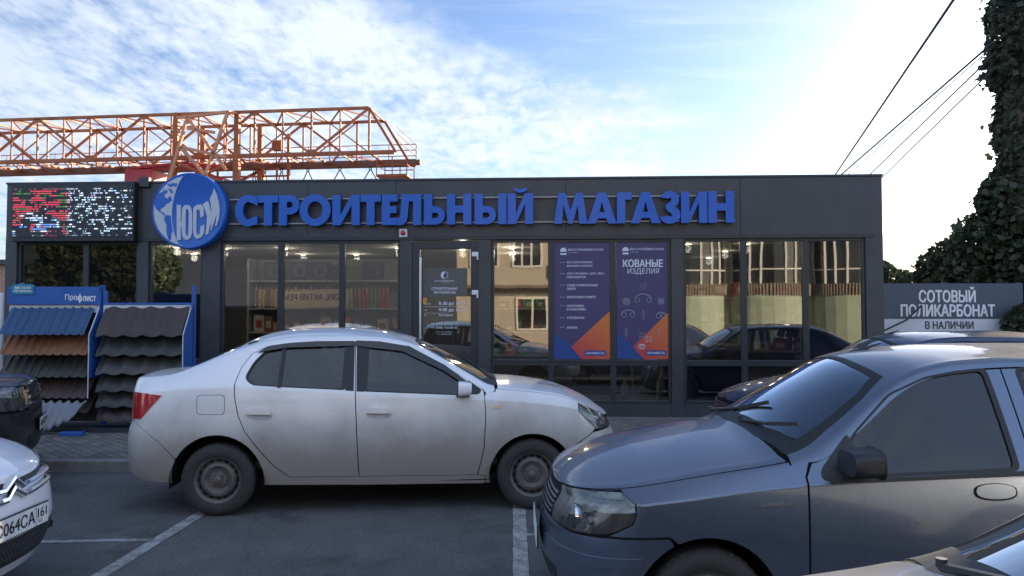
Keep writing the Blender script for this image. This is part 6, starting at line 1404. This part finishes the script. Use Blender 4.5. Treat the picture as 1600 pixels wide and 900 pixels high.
def leaves(mb, pts, size, rng):
    for p in pts:
        s = size * rng.uniform(.45, 1.65); n = Vector((rng.gauss(0, 1), rng.gauss(-.3, 1), rng.gauss(.3, 1))).normalized(); u = n.orthogonal().normalized(); u = Matrix.Rotation(rng.uniform(0, 6.28), 3, n) @ u; v = n.cross(u)
        q = Vector(p); o = len(mb.v)
        mb.v += [tuple(q - u * s * .5), tuple(q + v * s * .42 + n * s * .1), tuple(q + u * s * .6), tuple(q - v * s * .42 + n * s * .1)]; mb.f.append((o, o + 1, o + 2, o + 3)); mb.mi.append(0)
def ivy_column():
    o = empty('ivy_pillar', (9.9, 14.3, 0)); tag(o, 'tall dark pillar wholly overgrown with ivy at the right edge', 'ivy')
    m = MB(); m.tube([(.35, .1, 0), (.3, .1, 4), (.45, .1, 8), (.4, .1, 12.5)], [.98, .9, .86, .8], 14); m.build('trunk', BARK, o, smooth=True)
    rng = random.Random(4); pts = []
    while len(pts) < 24000:
        z = rng.uniform(.2, 13); a = rng.uniform(0, 2 * math.pi)
        rr = 1.02 + .10 * math.sin(z * 2.1) + .07 * math.sin(z * 5.3 + a * 2) + (.35 * max(0, 4.3 - z) / 2 if math.cos(a) < 0 else .2) 
        r = rr * (1 - .28 * rng.random() ** 1.6) + (rng.random() < .05) * rng.uniform(0, .22)
        pts.append((.30 + r * math.cos(a), .1 + r * .9 * math.sin(a), z))
    m = MB(); leaves(m, pts, .115, rng); m.build('foliage', LEAF, o)
ivy_column()
def bush(name, x, y, lumps, n, size, label, seed, m_=None, trunk=True):
    o = empty(name, (x, y, 0)); tag(o, label, 'bush' if 'bush' in name else 'tree'); rng = random.Random(seed); m = MB(); pts = []
    vol = [l[3] ** 2 for l in lumps]; tot = sum(vol)
    for l, v in zip(lumps, vol):
        k = int(n * v / tot); cl = [(rng.gauss(0, 1), rng.gauss(0, 1), rng.gauss(0, 1)) for _ in range(14)]
        for _ in range(k):
            d = Vector((rng.gauss(0, 1), rng.gauss(0, 1), rng.gauss(0, 1))).normalized(); lump = max(d.dot(Vector(c).normalized()) for c in cl)
            r = l[3] * (.62 + .45 * max(0, lump) ** 3) * (1 - .45 * rng.random() ** 2)
            pts.append((l[0] + d.x * r, l[1] + d.y * r * .9, max(.05, l[2] + d.z * r * .85)))
    leaves(m, pts, size, rng); m.build('crown', m_ or LEAF2, o)
    if trunk:
        t = MB(); l0 = max(lumps, key=lambda l: l[2]); top = Vector((l0[0], l0[1], l0[2])); t.tube([(0, 0, 0), (top.x * .15, top.y * .1, top.z * .4), tuple(top)], [.16, .12, .03], 9)
        for l in lumps: t.tube([(top.x * .15, 0, top.z * .38), (lerp(0, l[0], .6), lerp(0, l[1], .6), l[2] * .75), (l[0], l[1], l[2])], [.08, .05, .015], 6)
        t.build('trunk', BARK, o, smooth=True)
    return o
bush('ivy_bush', 9.0, 15.0, [(.0, 0, 2.1, 1.05), (-.75, .2, 1.6, .95), (.30, -.2, 3.0, .85), (-1.3, .4, 1.1, .9), (-.35, 0, 2.5, .7), (.5, -.2, 3.9, .6)], 17000, .11, 'dense ivy bush rising towards the pillar behind the banner', 11, LEAF)
bush('creeper_bush', 8.75, 13.35, [(.15, 0, 1.55, .36), (.3, 0, .8, .5)], 2600, .10, 'creeper hanging over the right end of the banner', 12, LEAF, False)
bush('low_tree', 8.2, 19.0, [(0, 0, 1.9, .75), (1.2, 0, 2.0, .9), (-.9, .3, 1.8, .6), (2.2, 0, 2.2, 1.0)], 9000, .12, 'low dark tree peeping over the banner top', 13)
bush('slim_tree', 8.55, 17.8, [(-.15, 0, 1.9, .5), (-.1, 0, 2.6, .42), (0, 0, 1.2, .5)], 2600, .10, 'slim tree whose leaves show just beside the shop corner', 14)
# trees behind the photographer, seen only mirrored in the left windows
for i, (x, y, h) in enumerate(((-20.5, -10, 6.0), (-24.5, -12, 7.0), (-30, -9, 6.5))):
    bush('street_tree', x, y, [(0, 0, h * .7, 1.9), (1.2, .3, h * .58, 1.4), (-1.3, -.2, h * .55, 1.5), (.2, .3, h * .9, 1.2)], 6000, .24, ('shorter', 'tallest', 'middle sized')[i] + ' street tree behind the camera mirrored in the dark windows', 20 + i)

# ------------------------------------------------------------------ overhead wires and their pole
m = MB(); WIRE = mat('wire_black', (.02, .02, .022), .6)
def wire(a, b, sag, r, label, n=24):
    m = MB(); a, b = Vector(a), Vector(b); m.tube([a.lerp(b, i / n) - Vector((0, 0, sag * 4 * (i / n) * (1 - i / n))) for i in range(n + 1)], r, 6); tag(m.build('overhead_wire', WIRE, smooth=True), label, 'wire', 'overhead wires')
def px(x, y, Y):
    b = (450 - y) / 1200; th = R(2.05); d = Vector(((x - 800) / 1200, math.cos(th) - b * math.sin(th), math.sin(th) + b * math.cos(th))); return Vector((0, 0, 1.66)) + d * (Y / d.y)
pole = empty('utility_pole', (10.45, 26.3, 0)); tag(pole, 'short utility pole behind the shop carrying the overhead wires', 'pole')
m = MB(); m.tube([(0, 0, 0), (0, 0, 5.6)], [.13, .10], 12); m.build('shaft', BARK, pole, smooth=True); m = MB(); m.box(-.9, .9, -.05, .05, 5.2, 5.3); m.build('cross_arm', BARK, pole)
wire(px(1545, -82, 9.0), px(1272, 322, 26.3), 0, .020, 'thick twisted wire climbing steepest towards the top edge')
for a, b, r, lb in (((1552, 66), (1258, 322), .022, 'uppermost of the wires fanning out from the ivy pillar'), ((1552, 72), (1270, 322), .010, 'thin wire just under the uppermost one'), ((1556, 82), (1300, 330), .017, 'middle wire of the fan from the ivy pillar'), ((1552, 98), (1330, 320), .008, 'faint wire below the middle of the fan'), ((1554, 106), (1328, 326), .016, 'lowest wire of the fan ending at the shop corner')):
    wire(px(*a, 14.0), px(*b, 26.3), .0, r, lb)

# ------------------------------------------------------------------ far left edge: brick building and a white post
bb = empty('brick_building', (-19.5, 24, 0)); tag(bb, 'orange brick building showing at the very left edge', 'building')
bm = bpy.data.materials.new('orange_brick'); bm.use_nodes = True; nt = bm.node_tree; b_ = nt.nodes['Principled BSDF']; tc = N(nt, 'ShaderNodeTexCoord'); mp_ = N(nt, 'ShaderNodeMapping'); mp_.inputs['Rotation'].default_value = (R(90), 0, 0); nt.links.new(tc.outputs['Object'], mp_.inputs[0]); br = N(nt, 'ShaderNodeTexBrick', Scale=1.0); br.inputs['Brick Width'].default_value = .25; br.inputs['Row Height'].default_value = .075; br.inputs['Mortar Size'].default_value = .008
br.inputs['Color1'].default_value = (.38, .17, .09, 1); br.inputs['Color2'].default_value = (.30, .12, .07, 1); br.inputs['Mortar'].default_value = (.35, .31, .27, 1); nt.links.new(mp_.outputs[0], br.inputs['Vector']); nt.links.new(br.outputs['Color'], b_.inputs['Base Color'])
m = MB(); m.box(-5, 3.75, 0, 6, 0, 3.25); m.build('wall', bm, bb); m = MB(); m.box(-5.2, 3.8, -.2, 6.2, 3.25, 3.4); m.build('roof', AN2, bb)
m = MB(); m.tube([(0, 0, .1), (0, 0, 1.98)], .03, 8); o = m.build('white_post', WHITE, smooth=True); o.location = (-7.18, 10.8, 0); tag(o, 'thin white post at the left edge beside the sample stands', 'post')

# ------------------------------------------------------------------ building across the road, seen mirrored in the shop glass
BE = mat('beige_render', (.42, .35, .26), .85, var=.10, vscale=1.5, bump=.2, bscale=30); BAND = mat('brown_band', (.17, .12, .085), .7, var=.2, vscale=3); PVC = mat('pvc_white', (.62, .58, .50), .5); DKG = mat('dark_glazing', (.018, .018, .020), .08, spec=.8); GRN = mat('pale_green_panel', (.32, .36, .25), .6, var=.12, vscale=2)
bh = empty('corner_building', (0, -11.5, 0)); tag(bh, 'beige building with bowed glazed balconies across the road, seen only mirrored in the shop glass', 'building')
m = MB(); m.box(-5.2, 15.5, -6, 0, 0, 8.2); m.build('wall', BE, bh); m = MB(); m.box(-5.5, 15.8, -6.3, .25, 8.2, 8.5); m.build('roof', BAND, bh)
def flat_window(x0, x1, z0, z1, n=2):
    m = MB(); t = .09
    m.box(x0, x1, .0, .06, z0, z0 + t); m.box(x0, x1, 0, .06, z1 - t, z1)
    for i in range(n + 1): x = lerp(x0 + t / 2, x1 - t / 2, i / n); m.box(x - t / 2, x + t / 2, 0, .062, z0 + t, z1 - t)
    o = m.build('window', PVC, bh); m = MB(); m.box(x0 + .02, x1 - .02, .004, .02, z0 + .02, z1 - .02); m.build('pane', DKG, o)
for x0, x1, z0, z1, n in ((-2.6, -1.2, 3.9, 5.9, 3), (-4.6, -3.2, 3.9, 5.9, 2), (.6, 2.2, 3.9, 5.9, 2), (-2.4, -.9, 1.0, 2.5, 2), (.8, 3.2, .9, 2.6, 3)): flat_window(x0, x1, z0, z1, n)
m = MB(); m.box(-.6, .2, .02, .4, 3.5, 4.1); m.build('air_conditioner', PVC, bh, bevel=.03)
m = MB(); m.prism([(-4.9, 2.9), (3.4, 2.9), (3.4, 3.05), (-4.9, 3.05)], .0, .9); m.build('canopy', BAND, bh)
def bow(cx, w, z0, z1, kind):
    n = 10; pts = [(cx + w / 2 * math.cos(R(180 - 18 * i)), .95 * math.sin(R(18 * i)) + .05) for i in range(n + 1)]
    m = MB(); vs = [(x, y, z0) for x, y in pts] + [(x, y, z1) for x, y in pts]; m.add(vs, [(i + 1, i, i + n + 1, i + n + 2) for i in range(n)] + [tuple(range(n + 1)), tuple(range(2 * n + 1, n, -1))]); m.build({'glass': 'glazing', 'band': 'band', 'shop': 'shop_front'}[kind], {'glass': DKG, 'band': BAND, 'shop': GRN}[kind], bh)
    if kind == 'glass':
        m = MB()
        for i in range(0, n + 1):
            if i % 2 == 0 or i in (3, 7): m.bar((pts[i][0], pts[i][1] + .03, z0), (pts[i][0], pts[i][1] + .03, z1), .09)
        for z in (z0 + (z1 - z0) * .32,):
            for i in range(n): m.bar((pts[i][0], pts[i][1] + .03, z), (pts[i + 1][0], pts[i + 1][1] + .03, z), .06)
        m.build('glazing_bars', PVC, bh)
    if kind == 'band':
        m = MB(); k = 40
        for i in range(k + 1):
            a = R(180 * i / k); m.bar((cx - w / 2 * math.cos(a), .95 * math.sin(a) + .075, z0), (cx - w / 2 * math.cos(a), .95 * math.sin(a) + .075, z1), .03)
        m.build('band_ribs', mat('band_light', (.30, .23, .17), .7), bh)
for cx in (5.4, 9.0, 12.6):
    bow(cx, 3.3, .0, 2.55, 'shop'); bow(cx, 3.5, 2.55, 3.05, 'band'); bow(cx, 3.3, 3.05, 5.0, 'glass'); bow(cx, 3.5, 5.0, 5.55, 'band'); bow(cx, 3.3, 5.55, 7.4, 'glass')

gs = empty('backdrop_block', (-28, -46, 0)); tag(gs, 'long blue grey block added far behind the camera to darken the left window reflections', 'building')
m = MB(); m.box(-36, 24, -10, 0, 0, 12.5); m.build('wall', mat('block_grey', (.045, .055, .075), .8, var=.15, vscale=.6), gs); m = MB(); m.box(-36.4, 24.4, -10.4, .4, 12.5, 13); m.build('roof', BAND, gs)  # unseen block added to hide bright sky from the left panes
# ------------------------------------------------------------------ the parked cars
W_SEDAN = paint('white_sedan_paint', (.76, .76, .76), 0, amt=.88, low=.74, high=.50, dust=(.235, .205, .165))
car = empty('parked_car', (-2.51, 7.237, 0), R(5.01))
tag(car, 'white saloon parked side on before the shop, dusty doors, smoked window visors', 'car', 'cars in the car park'); logan(car, W_SEDAN)
car = empty('parked_car', (3.354, 4.45, 0), R(180))
tag(car, 'grey blue metallic saloon with dusty bonnet, its nose hiding the white saloon front wheel', 'car', 'cars in the car park'); saloon(car, G_GREY, None, ('', ''))
car = empty('parked_car', (5.40, 8.3, 0), R(180))
tag(car, 'dark blue car half hidden between the grey blue saloon and the shop windows', 'car', 'cars in the car park'); car.scale = (1, 1, 1.0); saloon(car, B_BLUE, B_BLUE, None, lod=1.8)
car = empty('parked_car', (3.12, 1.46, 0), R(180))
tag(car, 'pale silver car of which only bonnet edge, wiper and windscreen pillar enter the bottom corner', 'car', 'cars in the car park'); saloon(car, S_SILVER, S_SILVER, None, mirrors=False)
car = empty('parked_car', (-2.765 - 3.5 * math.cos(R(2.5)), 4.35 - 3.5 * math.sin(R(2.5)), 0), R(2.5))
tag(car, 'white hatchback nose with chrome chevron grille and number plate 064', 'car', 'cars in the car park'); white_hatch(car, W_HATCH)
yw = 25.0
car = empty('parked_car', (-4.75 - 3.5 * math.cos(R(yw)), 7.8 - 3.5 * math.sin(R(yw)), 0), R(yw))
tag(car, 'black off-road car with chrome edged headlamp turned towards the kerb by the roofing samples', 'car', 'cars in the car park'); dark_suv(car, D_SUV)
